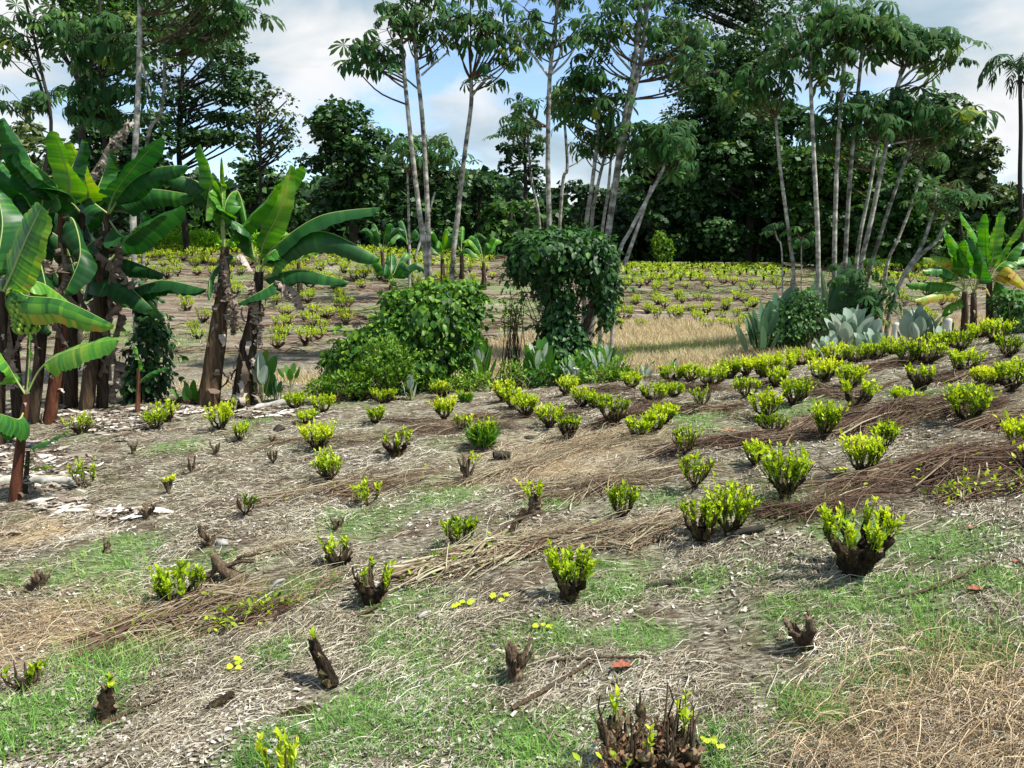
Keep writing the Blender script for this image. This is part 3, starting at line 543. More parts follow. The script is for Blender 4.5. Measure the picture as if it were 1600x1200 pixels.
# picture base x, base y, top y, width, kind, leafiness, name, category, label
SH = [
(1012,1228,1052,190,'urn',.2,'B','mossy dark rotting stump with upright splinters, cut off by the bottom edge'),
(443,1228,1122,70,'shoot',.5,'S','knee high seedling with yellow green leaves at the bottom edge'),
(165,1125,1045,52,'lean',.1,'B','broken split stump beside the dark green grass tuft'),
(38,1078,1032,92,'twiggy',.22,'B','low ragged stump with scraggly twigs touching the left edge'),
(515,1070,975,50,'lean',.3,'B','leaning column stump with a few lime shoots on its top'),
(806,1062,985,75,'dead',.12,'B','dark splintered stump straight below the urn stump with big lime leaves'),
(1262,1010,942,68,'fork',0,'B','bare brown forked stump with four cut arms near the green grass'),
(1335,893,768,118,'urn',.85,'S','largest urn shaped stump with tall lime shoots and one loose branch'),
(890,938,845,70,'urn',.7,'S','dark urn shaped stump crowned with broad lime leaves, centre of the near slope'),
(580,940,868,72,'urn',.25,'B','dark knobbly stump with few lime leaves beside the brushwood heap'),
(278,945,872,84,'bush',.75,'S','lime leafed stump next to the curved grey root'),
(325,852,816,44,'fork',0,'B','small bleached forked stump behind the white stone'),
(167,863,826,24,'tall',0,'B','short pale brown stump standing alone on the left slope'),
(60,921,884,56,'fork',0,'B','bare three armed dry stump on the grassy left slope'),
(530,886,836,54,'urn',.5,'S','stump with lime leaves just above and left of the dark knobbly one'),
(527,830,803,38,'dead',0,'B','low dark dead stump on the open straw'),
(714,856,802,64,'twiggy',.55,'S','stump grown through with fine green blades beside the green brushwood'),
(836,803,738,46,'tall',.3,'S','pale row of cut stems with one leafy shoot on the right'),
(972,810,750,52,'bush',.5,'S','small mossy stump with mixed olive and lime leaves above a brush row'),
(1095,848,768,58,'urn',.6,'S','left half of a stump pair, lime leaves over knobbly roots'),
(1140,838,742,60,'bush',.8,'S','right half of a stump pair, darker and shared with a broadleaf weed'),
(383,806,768,38,'twiggy',.2,'B','small dry twiggy stump uphill of the curved grey root'),
(232,810,782,44,'dead',0,'B','dry dark stump with leaf litter heaped on its left'),
(134,762,712,36,'shoot',.5,'S','thin sprawling shoots beside the fallen pale log'),
(263,771,742,22,'dead',.2,'B','tiny greenish stump in the middle of the bare left slope'),
(300,739,706,22,'fork',0,'B','slim dry forked stump on the bare left slope'),
(210,709,686,22,'dead',0,'B','small dry stump close to the banana litter'),
(427,724,699,20,'twiggy',0,'B','tiny bundle of grey twigs left of the two stacked lime shrubs'),
(338,711,683,24,'fork',0,'B','small pronged stump below the pale green shrub'),
(375,690,655,30,'twiggy',.35,'S','dry pale green shrub right of the leafy bush under the bananas'),
(345,674,626,40,'bush',.9,'S','olive leafy bush right in front of the twin banana trunks'),
(426,692,678,24,'dead',0,'B','low black clod like stump on the slope'),
(575,790,746,42,'shoot',.55,'S','thin arching shrub with sparse lime leaves above the bare patch'),
(730,755,703,40,'dead',.2,'B','dark stump with dry grass around its top'),
(514,752,698,52,'bush',.7,'S','lower of two lime shrubs stacked one above the other'),
(495,702,656,54,'bush',1.0,'S','upper of two lime shrubs stacked one above the other'),
(618,712,667,52,'urn',.6,'S','spreading lime shrub with a gap in its middle'),
(587,662,634,38,'bush',.8,'S','small round lime shrub below the low leafy ridge'),
(478,662,640,36,'bush',.6,'S','small yellowish shrub just above the stacked pair'),
(724,674,645,38,'bush',.5,'S','half dry shrub leaning on the grassy green one'),
(755,698,643,50,'grass',.7,'S','bushy shrub overgrown with fine green grass'),
(888,684,644,38,'urn',.7,'S','small urn shaped stump with lime leaves in front of its row'),
(858,668,626,54,'bush',.7,'S','wide pale lime shrub right behind the small urn stump'),
(957,664,616,46,'urn',.65,'S','dark footed lime shrub beside the reddish brush patch'),
(998,685,652,44,'bush',.75,'S','front left shrub of a slanting trio of lime shrubs'),
(1020,676,640,38,'bush',.9,'S','middle shrub of a slanting trio of lime shrubs'),
(1038,662,628,36,'bush',.85,'S','back right shrub of a slanting trio of lime shrubs'),
(1070,712,664,44,'twiggy',.35,'S','sparse shrub of upright bare stems at the end of a dark brush row'),
(1085,765,704,52,'twiggy',.5,'S','scraggly shrub with one tall leafy shoot over pale brushwood'),
(1178,728,686,42,'bush',.8,'S','low lime shrub touching the big bright one on its left'),
(1226,782,686,68,'bush',.95,'S','big bright lime shrub with hanging dry stems'),
(1287,687,622,42,'bush',1.0,'S','narrow brilliant lime shrub on a dark foot'),
(1346,745,668,58,'bush',.75,'S','lime shrub on a split dark stump left of the great brush pile'),
(1384,702,655,34,'twiggy',.5,'S','smaller shrub with a dark stump at the tip of the brush pile'),
(1512,662,594,70,'bush',1.0,'S','large upright lime shrub between two brush piles'),
(1588,702,648,56,'bush',.75,'S','lime shrub half cut by the right edge above the brush pile'),
(1604,745,690,46,'dead',.3,'B','dark brown stump at the right edge of the brush pile'),
(1196,658,604,50,'bush',.95,'S','front lime shrub of the pair left of the green ground patch'),
(1240,632,588,48,'bush',.9,'S','back lime shrub of the pair left of the green ground patch'),
(1205,676,646,60,'twiggy',.55,'S','low yellowish row of shoots under the lime pair'),
(1336,637,590,48,'urn',.55,'S','wide vase shaped stump with sparse lime leaves'),
(1438,608,566,44,'urn',.55,'S','shrub half lime and half bare brown twigs'),
(1412,634,604,50,'shoot',.9,'S','low patch of lime shoots just above the dark brush mound'),
(1505,582,544,48,'bush',.9,'S','lime shrub with dark upright twigs on the right slope'),
(1578,612,556,60,'bush',1.0,'S','dense wide lime shrub with a black underside near the right edge'),
(1542,604,572,40,'bush',.9,'S','lower left neighbour of the dense wide shrub near the right edge'),
(1574,557,523,40,'bush',.7,'S','shrub of stiff upright twigs below the right banana plants'),
(1290,597,556,44,'bush',.95,'S','lime shrub at the left end of a close pair in front of the ridge row'),
(1325,610,566,46,'bush',.95,'S','lime shrub at the right end of a close pair in front of the ridge row'),
(1096,640,598,40,'twiggy',.3,'S','dark reddish shrub mostly of bare upright twigs'),
(1112,606,568,40,'bush',.9,'S','lime shrub standing directly behind the dark reddish one'),
(1165,622,588,48,'twiggy',.6,'S','pale twiggy shrub with gaps right of the dark reddish one'),
(1025,628,596,58,'bush',.95,'S','broad lime shrub in front of the yellow green weeds'),
(1053,620,598,34,'bush',.85,'S','small lime shrub touching the broad one on its right'),
(985,606,582,46,'bush',.9,'S','lime shrub nearest the yellow green broadleaf weeds'),
(822,652,612,42,'bush',.8,'S','lime shrub on a dark foot, left of the wide pale one'),
(800,640,604,30,'bush',.8,'S','narrow lime shrub between two larger ones in a short slanting row'),
(786,628,590,40,'bush',.85,'S','first shrub of a short slanting row starting beside the broadleaf weeds'),
(884,618,586,36,'bush',.85,'S','yellow lime shrub just under the white flower'),
(910,636,602,38,'bush',.7,'S','lime shrub with bare grey twigs under the yellow lime one'),
(934,638,614,44,'bush',.8,'S','low flat lime shrub with a dark foot behind the reddish brush'),
(694,657,616,38,'bush',.85,'S','lower shrub of an upright pair below the broad paddle leaves'),
(690,620,594,34,'bush',.85,'S','upper shrub of an upright pair below the broad paddle leaves'),
(505,646,614,36,'bush',.8,'S','lime shrub at the right end of the pale litter strip'),
(462,640,610,40,'bush',.85,'S','lime shrub at the tip of the white dead wood'),
(560,626,604,50,'bush',.9,'S','left end of the low leafy ridge under the big vine mound'),
(600,630,606,50,'bush',.95,'S','right end of the low leafy ridge under the big vine mound'),
(242,672,638,32,'bush',.7,'S','small shrub at the edge of the banana litter'),
(262,660,622,34,'bush',.6,'S','loose olive shrub beside the low paddle leaves'),
(126,678,642,44,'bush',.55,'S','dark green shrub in front of the brown banana trunks'),
(1048,597,570,42,'bush',.95,'S','westernmost lime shrub of the long ridge row above the dry grass'),
(1078,597,566,36,'bush',.95,'S','second lime shrub from the left of the long ridge row'),
(1140,590,560,40,'bush',1.0,'S','lime shrub of the long ridge row, straight above the twiggy one'),
(1165,588,556,36,'bush',1.0,'S','lime shrub of the ridge row sitting below its steepest step'),
(1192,590,552,38,'bush',1.0,'S','lime shrub of the ridge row next to the green ground dip'),
(1222,584,548,40,'bush',1.0,'S','lime shrub in the middle of the ridge row hump'),
(1250,572,542,40,'bush',1.0,'S','lime shrub on the highest hump of the ridge row'),
(1272,566,540,26,'twiggy',.35,'S','brown twiggy shrub ending the ridge row hump'),
(1212,604,572,40,'bush',.8,'S','greener shrub tucked under the ridge row hump'),
(1306,568,534,42,'bush',.95,'S','lime shrub in front of the silver broadleaf plants, leftmost'),
(1338,568,536,44,'bush',.9,'S','lime shrub below the lower silver leaf plant'),
(1368,562,532,40,'bush',.95,'S','lime shrub between the two silver leaf plants'),
(1394,554,524,38,'bush',.95,'S','lime shrub left of the short grey post stump'),
(1418,572,532,42,'twiggy',.7,'S','tangled yellowish shrub below the second silver leaf plant'),
(1446,568,524,50,'bush',.85,'S','broad shrub of lime leaves and pale twigs below the grey post'),
(1470,548,518,36,'bush',.95,'S','lime shrub below the pale cut post'),
(1500,550,510,40,'bush',.75,'S','lime topped shrub with reddish twigs at the foot of the bananas'),
(1552,534,494,50,'bush',.95,'S','lime shrub on a black foot beneath the rightmost banana'),
(1530,530,506,30,'bush',.9,'S','small lime shrub tucked left of the black footed one'),
(1590,520,488,40,'bush',.8,'S','lime shrub by the dark mound at the right edge'),
(375,640,618,28,'bush',.5,'S','olive sprouts at the foot of the right twin banana trunk'),
(728,628,606,30,'grass',.5,'S','fern green weedy sprout beside the yellow litter'),
]
NM = {'B': ('tree_stump', 'stump'), 'S': ('pruned_shrub', 'shrub')}
seen = set()
for k, (px, by, ty, w, kind, leafy, nm, lab) in enumerate(SH):
    assert lab not in seen, lab
    assert 4 <= len(lab.replace(',', '').split()) <= 16, lab
    seen.add(lab)
    g = G(px, by); sc_ = g[1] / F
    if 535 < by < 610 and px > 1020 and kind == 'bush': w *= 1.2
    Ht = (by - ty) * sc_ * .9; W = w * sc_
    lean = (0, 0)
    if 'leaning column' in lab: lean = (-.38, .1)
    if lab.startswith('bare brown forked'): lean = (-.45, 0)
    if lab.startswith('broken split'): lean = (.12, 0)
    n_, c_ = NM[nm]
    shrub(n_, g, Ht, W, kind, leafy, 100 + k * 7, lab, c_, 'pruned shrubs and stumps of the near slope', True, lean, detail=(by - ty) > 58 and by > 740)

# the rotting stump at the bottom edge: splinters, lumps of moss
_rt = next(o for o in bpy.data.objects if o.get('label', '').startswith('mossy dark rotting')); kr_ = np.random.default_rng(6); mb = MB()
for j in range(64):
    a = kr_.random() * 6.28; q = .26 * kr_.random() ** .6; b0 = np.array([math.cos(a) * q, math.sin(a) * q * .7, .05 + .12 * kr_.random()]); h_ = (.06 + .2 * kr_.random() ** 2) * (1.3 if b0[0] > .03 else .55)
    tubes(mb, spline([b0, b0 + [kr_.normal(0, .015), kr_.normal(0, .015), h_ * .6], b0 + [kr_.normal(0, .03), kr_.normal(0, .03), h_]], 4), np.array([1, .8, .6, .1]) * (.004 + .012 * kr_.random() ** 2), 5, kr_.random())
mb.V = [rock(v, .012, 20, 4) for v in mb.V]
mb.build('splinters', M['drystub'], _rt)
mb = MB(); kn_ = 900; ka_ = kr_.random(kn_) * 6.28; kq_ = .24 * kr_.random(kn_) ** .5; kp_ = np.stack([np.cos(ka_) * kq_, np.sin(ka_) * kq_, .04 + .2 * kr_.random(kn_)], -1)
scatter(mb, LEAFQ, kp_, frames(kr_.normal(0, 1, (kn_, 3)), kr_.normal(0, 1, (kn_, 3))), .02 + kr_.random(kn_) * .03, kr_.random(kn_) * .45); mb.build('leaf_crumbs', M['brownleaf'], _rt)
for (lx_, ly_, lz_, lr_) in [(-.1, -.13, .2, .03), (-.03, -.16, .17, .022), (.04, -.15, .13, .034), (-.02, -.1, .24, .02)]:
    kb_ = MB(); tubes(kb_, spline([[lx_, ly_ + .05, lz_ - .06], [lx_, ly_, lz_], [lx_ + .005, ly_ - .02, lz_ + lr_]], 6), np.array([.7, 1, 1.05, 1, .8, .3]) * lr_, 10, .9, cap=True); kb_.V = [rock(v, lr_ * .2, 20, 2) for v in kb_.V]; kb_.build('branch', M['palecut'], _rt, smooth=True)
mb = MB(); kn_ = 46; kp_ = np.stack([kr_.normal(-.14, .09, kn_), kr_.normal(-.12, .05, kn_), .06 + .2 * kr_.random(kn_)], -1); scatter(mb, LEAF, kp_, frames(kr_.normal(0, 1, (kn_, 3)) + [0, -.5, .4], kr_.normal(0, .6, (kn_, 3)) + [0, 0, 1]), .03 + kr_.random(kn_) * .03, .3 + .3 * kr_.random(kn_)); mb.build('foliage', M['lime'], _rt)
# far field: prototypes copied in rows
protos = []
for i in range(9):
    p = shrub('pruned_shrub', (0, 0, -60), .48 + .08 * (i % 3), .62 + .1 * (i % 4), 'bush' if i % 4 else 'twiggy', [.9, .95, 1.05, .6][i % 4], 900 + i, 'x', 'shrub', fine=False)
    protos.append(p)
r = np.random.default_rng(42); FAR = []
# rows read off the photograph: (x, y) of the foot
FP = [(512,1),]
spots = []
def add(px, py, s=1.0): 
    g = G(px, py); spots.append((px, py, g, s))
HAND = [(490,492),(490,512),(476,503),(497,532),(500,508),(446,492),(432,478),(430,462),(438,515),(441,527),(432,530),(450,508),(434,546),(512,498),(538,498),(541,508),(534,486),(544,480),(532,470),(481,474),(484,464),(486,452),(560,480),(582,486),(572,470),
 (508,440),(524,456),(500,424),(518,416),(540,420),(470,420),(455,428),(570,430),(590,434),(604,442),(612,428),(545,402),(520,402),(490,404),(470,404),(505,520),(478,540),(290,478),(292,486),(310,530),(302,522),(318,504),(340,506),(345,488),(352,470),(225,440),(240,428),(262,436),(278,432),(292,430),(270,412),(286,408),(300,402),(250,404),(228,400),(330,400),(318,412),
 (356,440),(362,452),(370,462),(376,430),(380,414),(395,404),(410,420),(415,408),(430,420),(425,436),(440,404),(448,412),
 (976,503),(986,503),(968,514),(1012,490),(1022,488),(1026,502),(1018,504),(1038,482),(1057,498),(1056,503),(1064,506),(1086,500),(1092,504),(1104,492),(1108,484),(1080,486),(1124,494),(1128,510),(1126,500),(1148,516),(1106,514),(1150,498),(1151,496),(1160,508),(1168,486),(1178,480),
 (995,470),(992,476),(1000,512),(1024,458),(1022,468),(1028,476),(1060,470),(1058,464),(1066,474),(1088,468),(1106,474),(1126,474),(1136,482),(1150,470),(1162,474),(1168,480),(1134,486),(980,488),(966,480),(965,494)]
for (x, y) in HAND: add(x, y)
def rows(x0, x1, y0, y1, nr, sp, jit=.35, dens=.9):
    for k in range(nr):
        y = y0 + (y1 - y0) * (k / max(1, nr - 1)) ** 1.35; s = sp * (y - 380) / 60
        x = x0 + r.random() * s
        while x < x1:
            if r.random() < dens: add(x + r.normal(0, s * jit * .4), y + r.normal(0, (y1 - y0) / nr * .16) + (x - x0) * .004)
            x += s
rows(975, 1225, 418, 452, 7, 15, dens=.8)
rows(1330, 1480, 420, 505, 9, 17, dens=.8)
rows(455, 770, 392, 450, 7, 15, dens=.75)
rows(200, 460, 392, 430, 5, 15, dens=.8)
uniq = []
for s in spots:
    if all((s[2][0] - q[2][0]) ** 2 + (s[2][1] - q[2][1]) ** 2 > .3 for q in uniq): uniq.append(s)
ZL = [((0,335,0,452), 'lime shrub on the upper left slope seen between the banana leaves', 'lime shrubs between the banana leaves'),
 ((0,345,452,600), 'lime shrub on the far left slope low between the banana trunks', 'lime shrubs low between the banana trunks'),
 ((345,465,0,470), 'lime shrub uphill right behind the twin banana trunks', 'lime shrubs behind the twin banana trunks'),
 ((335,465,470,600), 'lime shrub of the column running downhill right of the twin banana trunks', 'shrub column right of the twin banana trunks'),
 ((465,560,450,600), 'lime shrub low on the far slope left of the big vine mound', 'shrubs left of the big vine mound'),
 ((465,780,0,450), 'lime shrub high on the far slope among the small bananas', 'shrubs among the small far bananas'),
 ((560,780,450,600), 'lime shrub just behind the top left of the vine mound', 'shrubs just behind the vine mound'),
 ((900,1235,478,600), 'lime shrub in the front rows of the far field above the dry grass', 'front rows of the far right field'),
 ((900,1235,445,478), 'lime shrub in the middle rows of the far field above the dry grass', 'middle rows of the far right field'),
 ((900,1235,0,445), 'tiny lime shrub in the back rows of the far field under the dark trees', 'back rows of the far right field'),
 ((1235,1700,0,600), 'small shrub of the far field seen between white trunks and right bananas', 'far shrubs left of the right bananas')]
cnt = 0
far_extra = MB()
uniq.sort(key=lambda s: s[2][1]); rr_ = np.random.default_rng(8)
for i, (px, py, g, s) in enumerate(uniq):
    z = next((z for z in ZL if z[0][0] <= px < z[0][1] and z[0][2] <= py < z[0][3]), None)
    if z is None or (800 > px > 545 and py > 455) : continue
    if cnt >= 195:
        m_ = 60; d_ = rr_.normal(0, 1, (m_, 3)) * [.13, .13, .06]; p_ = g + d_ + [0, 0, .2]
        scatter(far_extra, LEAFQ, p_, frames(d_ * 3 + [0, 0, .5], d_ + [0, -.4, .6]), .09 + rr_.random(m_) * .05, np.clip(rr_.normal(.38, .2, m_), 0, 1)); tubes(far_extra, np.array([[g, g + [0, 0, .14], g + [0, 0, .3]]]), np.array([[.05, .06, .09]]), 5, 0, mat=1); continue
    pr = protos[int(r.integers(0, len(protos)))]
    if z[1].startswith('lime') and r.random() < .8: pr = protos[[1, 2, 5, 6, 8][int(r.integers(0, 5))]]
    c = copy_tree(pr); c['label'] = z[1]; c['group'] = z[2]
    c.location = g; c.rotation_euler[2] = r.random() * 6.28; k = .5 + r.random() * .3
    if px < 780: k *= 1.12
    c.scale = (k, k, k); cnt += 1
for p in protos:
    for ch in KIDS[p.name]: bpy.data.objects.remove(ch)
    bpy.data.objects.remove(p)
tag(far_extra.build('distant_shrubs', [M['lime'], M['stub']]), 'tiny lime shrubs of the farthest rows', kind='stuff'); print('far shrubs', cnt)
# two stumps stripped bare in the far field are part of the rows above
# ---------------------------------------------------------------- brushwood rows, logs, litter pieces
def brush(label, pts, wpx, n, hgt, tone, seed, tw=.004, Lm=(.5, 1.3), leaf=0, spread=.14, fan=None, mat='brush'):
    r = np.random.default_rng(seed); n = int(n * 1.0); hgt *= .62; tone = tone * .85 + .1; tw *= .55; spread *= 1.9; Lm = (Lm[0] * .6, Lm[1] * .72)
    pw = np.array([G(*p) for p in pts]); c = pw.mean(0); sp = spline(pw, 40)
    mb = MB(); t = r.random(n * 3); t = t[r.random(n * 3) < np.clip(vnoise(t * 5 + seed, t * 0, seed) * 1.8 - .35, .08, 1)][:n]; n = len(t); f = t * 38; i = f.astype(int); cen = sp[i] + (sp[i + 1] - sp[i]) * (f - i)[:, None]
    tg = nrm(sp[np.minimum(i + 1, 39)] - sp[i]); nr_ = np.stack([-tg[:, 1], tg[:, 0], 0 * t], -1)
    wid = wpx * c[1] / F
    env = (np.sin(np.pi * np.clip(t * .9 + .05, 0, 1)) ** .5)
    off = r.normal(0, .38, n) * wid * env * (.6 + 1.0 * vnoise(t * 7, t * 0 + 2, seed + 5)); cen = cen + nr_ * off[:, None]
    ang = np.arctan2(tg[:, 1], tg[:, 0]) + r.normal(0, spread, n) + r.normal(0, .7, n) * (r.random(n) < .3)
    L = r.uniform(*Lm, n) * (.6 + .4 * r.random(n)); K = 6; u = np.linspace(-.5, .5, K)
    d = np.stack([np.cos(ang), np.sin(ang)], -1); cv = r.normal(0, .09, n)
    px = cen[:, 0:1] + d[:, 0:1] * u * L[:, None] - d[:, 1:2] * (cv * L)[:, None] * (u ** 2) * 2
    py = cen[:, 1:2] + d[:, 1:2] * u * L[:, None] + d[:, 0:1] * (cv * L)[:, None] * (u ** 2) * 2
    pile = hgt * env * np.exp(-(off / (wid * .45 + .01)) ** 2)
    lz = r.random(n) * pile; til = r.normal(0, .05, n)
    pz = H(px, py) + .01 + lz[:, None] * (1 - (2 * u) ** 2 * .45) + np.abs(til[:, None] * L[:, None] * (u + .5)) + r.random((n, K)) * .01
    Pt = np.stack([px, py, pz], -1) - c
    rad = (tw * (.5 + r.random(n) + 1.6 * (r.random(n) < .12)))[:, None] * np.linspace(1.2, .45, K)
    tubes(mb, Pt, rad, 3, np.clip(tone + r.normal(0, .28, n), 0, 1))
    # side twiglets
    m = n // 2; ii = r.integers(0, n, m); b0 = Pt[ii, 3]; e = b0 + np.concatenate([d[ii], np.zeros((m, 1))], 1) * (r.random((m, 1)) * .25 + .08) + r.normal(0, .07, (m, 3)) + [0, 0, .03]
    tubes(mb, np.stack([b0, (b0 + e) / 2 + r.normal(0, .01, (m, 3)), e], 1), np.full((m, 3), tw * .45), 3, np.clip(tone + .1 + r.normal(0, .2, m), 0, 1))
    root = empty('brush_pile', c, label, 'brushwood', 'brushwood rows on the near slope')
    mb.build('cut_stems', M[mat], root)
    if leaf:
        lm = MB(); ii = r.integers(0, n, leaf); p = Pt[ii, r.integers(0, K, leaf)] + r.normal(0, .02, (leaf, 3)) + [0, 0, .02]
        scatter(lm, LEAF, p, frames(r.normal(0, 1, (leaf, 3)) + [0, 0, .3], r.normal(0, .5, (leaf, 3)) + [0, 0, 1]), .035 + r.random(leaf) * .03, np.clip(.35 + r.normal(0, .2, leaf), 0, 1))
        lm.build('foliage', M['lime'], root)
brush('long heap of green and brown stems below the curved root', [(190,1000),(320,955),(440,935),(560,915)], 62, 420, .2, .55, 1, .006, (.5, 1.5), 60)
brush('short leafy brown branch heap in front of the knobbly stump', [(340,985),(395,965),(450,950)], 40, 120, .16, .3, 2, .006, (.3, .8), 160)
brush('heap of pale grey green branches right of the knobbly stump', [(640,905),(730,880),(815,850)], 55, 230, .22, .75, 3, .0075, (.4, 1.2), 90)
brush('greenish curved stems between the urn stump and the stump pair', [(800,865),(900,850),(1000,838),(1080,812)], 52, 520, .16, .62, 4, .005, (.6, 1.5), 10)
brush('dry brown brush row left of the scraggly shrub', [(850,770),(950,760),(1040,748),(1110,740)], 46, 520, .16, .6, 5, .0045, (.6, 1.5))
brush('thin brown brush row below the thin arching shrub', [(400,785),(500,768),(600,762),(700,742)], 34, 360, .12, .5, 6, .004, (.6, 1.4), 10)
brush('reddish brown brush row behind the sparse upright stems', [(1050,705),(1140,694),(1240,688),(1330,668)], 34, 480, .14, .25, 7, .0045, (.6, 1.4))
brush('dark brown brush mound left of the large upright shrub', [(1340,672),(1400,655),(1470,645),(1530,640)], 48, 900, .34, .26, 8, .005, (.5, 1.4))
brush('great dark brush pile running to the right edge', [(1330,770),(1430,752),(1520,735),(1640,722)], 76, 1300, .34, .28, 9, .005, (.6, 1.6), 120)
brush('leafy dark end of the brush pile at the right edge', [(1500,775),(1570,765),(1660,755)], 36, 240, .24, .3, 10, .006, (.4, 1.1), 330)
brush('dark grey brush stems right of the large upright shrub', [(1540,668),(1620,655),(1700,645)], 40, 420, .2, .35, 11, .005, (.5, 1.4))
brush('reddish twig row left of the big urn stump', [(1190,800),(1260,806),(1330,792)], 26, 300, .14, .15, 12, .0045, (.4, 1.0))
brush('long brown brush row under the lime stacked shrubs', [(330,735),(420,700),(560,690),(700,672),(800,668)], 26, 420, .1, .45, 13, .004, (.6, 1.4))
brush('reddish brush patch beside the dark footed shrub', [(930,668),(985,650),(1040,640)], 30, 420, .12, .25, 14, .0045, (.4, 1.1))
brush('brown brush row behind the slanting trio', [(900,615),(960,612),(1040,640),(1150,640)], 22, 360, .12, .35, 15, .0045, (.5, 1.2))
brush('brown brush row right of the front lime pair', [(1130,640),(1190,690),(1270,660),(1330,650)], 24, 300, .1, .4, 16, .0045, (.5, 1.2))
brush('brown brush row under the ridge row hump', [(1170,606),(1250,600),(1300,620),(1400,600)], 22, 340, .12, .35, 17, .0045, (.5, 1.2))
brush('dark brush row in front of the silver leaf plants', [(1320,585),(1390,576),(1450,560)], 26, 460, .16, .3, 18, .005, (.5, 1.3))
brush('pale brown brush row below the right banana plants', [(1440,590),(1500,592),(1560,575),(1640,560)], 26, 420, .14, .45, 19, .005, (.5, 1.2))
brush('straw coloured brush row across the middle of the slope', [(700,760),(800,735),(900,705),(1010,690)], 40, 520, .1, .68, 20, .0035, (.5, 1.3))
brush('reddish brush behind the two pale lime shrubs', [(600,655),(680,664),(770,655),(900,650)], 22, 300, .1, .3, 21, .0045, (.5, 1.2))
brush('loose pale twigs around the curved grey root', [(330,900),(400,870),(470,850)], 26, 90, .12, .8, 22, .004, (.3, .9))
brush('thin dark twig row along the back of the leafy ridge shrubs', [(1010,592),(1060,604),(1130,612)], 18, 240, .1, .3, 23, .004, (.5, 1.1))

def stick(name, label, cat, pts, rpx, mat='pale', sides=8, lift=.02, extra=None):
    pw = [G(*p[:2]) + [0, 0, (p[2] if len(p) > 2 else lift)] for p in pts]; c = pw[0].copy(); pw = np.array(pw) - c
    s = spline(pw, 14); rr = np.interp(np.linspace(0, 1, 14), np.linspace(0, 1, len(rpx)), rpx) * c[1] / F
    mb = MB(); tubes(mb, s, rr, sides, .5, cap=True, capmat=1); mb.V = [rock(v, rr.max() * .25, 9, len(label)) for v in mb.V]
    return tag(mb.build(name, [M[mat], M['cut']], None, smooth=True, loc=c), label, cat)
# the curved root: an arched limb out of a knotted foot
root = empty('gnarled_root', G(365, 905), 'curved grey root arching out of the ground beside the lime leafed stump', 'root')
g0 = G(365, 905); s_ = g0[1] / F
def rel(px, py): return np.array([(px - 365) * s_, 0, (905 - py) * s_])
for nm_, pts, rr in [('trunk', [(385,915),(362,898),(342,880),(333,862)], [13,11,9,5]), ('branch', [(335,866),(336,885),(326,898),(308,905)], [5,5,4.5,4]), ('branch', [(350,884),(375,875),(400,872)], [5,4,3]), ('branch', [(372,868),(395,862),(410,858)], [3,2.5,2])]:
    q = np.array([rel(*p) for p in pts]); mb = MB(); s = spline(q, 10); tubes(mb, s, np.interp(np.linspace(0, 1, 10), np.linspace(0, 1, len(rr)), rr) * s_, 9, .6, cap=True, capmat=1)
    mb.V = [rock(v, .008, 25, 3) for v in mb.V]; mb.build(nm_, [M['drystub'], M['cut']], root, smooth=True)
stick('log', 'pale straight log fallen beside the nearest banana plant', 'log', [(-20,758),(60,757),(122,760)], [9, 8, 7], lift=.05)
stick('branch', 'bleached dead branch lying right of the twin banana trunks', 'branch', [(385,645),(420,638),(452,632)], [3, 5, 7], lift=.05)
stick('charred_log', 'short blackened log right of the dark dry stump', 'log', [(772,719),(785,717),(799,718)], [6, 7, 6], 'darktrunk', lift=.05)
stick('branch', 'dark grey dead branch right of the stump pair', 'branch', [(1135,845),(1160,838),(1195,832)], [3, 6, 6], 'darktrunk', lift=.04)
stick('stick', 'long thin pale stick lying diagonally at the bottom', 'stick', [(800,1112),(865,1075),(928,1035)], [4, 3.5, 3], 'drystub')
stick('stick', 'thin grey stick crossing behind the brick coloured leaf', 'stick', [(850,1038),(930,1032),(1010,1032)], [2, 2.5, 2.5], 'drystub')
stick('stick', 'long thin stick below the largest urn stump', 'stick', [(1372,940),(1450,925),(1545,885)], [2, 2.5, 2], 'drystub')
stick('stick', 'thin stick running from the knobbly stump downhill', 'stick', [(560,965),(590,950),(612,920)], [2, 2.5, 2], 'drystub')
stick('branch', 'forked bare branch arching out of the grey green heap', 'branch', [(740,880,.05),(790,850,.16),(850,835,.2)], [3, 3, 1.5], 'drystub')
stick('charred_log', 'dark cut branch end resting on the grey green heap', 'log', [(785,868,.06),(805,845,.14),(820,832,.2)], [5, 6, 6], 'stub')
stick('stick', 'curved root like stick beside the broken split stump', 'stick', [(160,1135),(200,1120),(262,1090)], [6, 3, 2], 'drystub')
stick('stick', 'dark stick beside the dug grey soil right of the urn stump', 'stick', [(1010,920),(1045,915),(1078,908)], [4, 4, 3], 'darktrunk')
stick('wood_chunk', 'short rotten brown wood piece in the straw, bottom left', 'wood', [(328,1110),(345,1102),(362,1090)], [7, 8, 6], 'stub')
stick('wood_chunk', 'mossy buried log end below the leaning column stump', 'wood', [(440,1118),(475,1110),(500,1105)], [10, 14, 9], 'stub', lift=-.02)
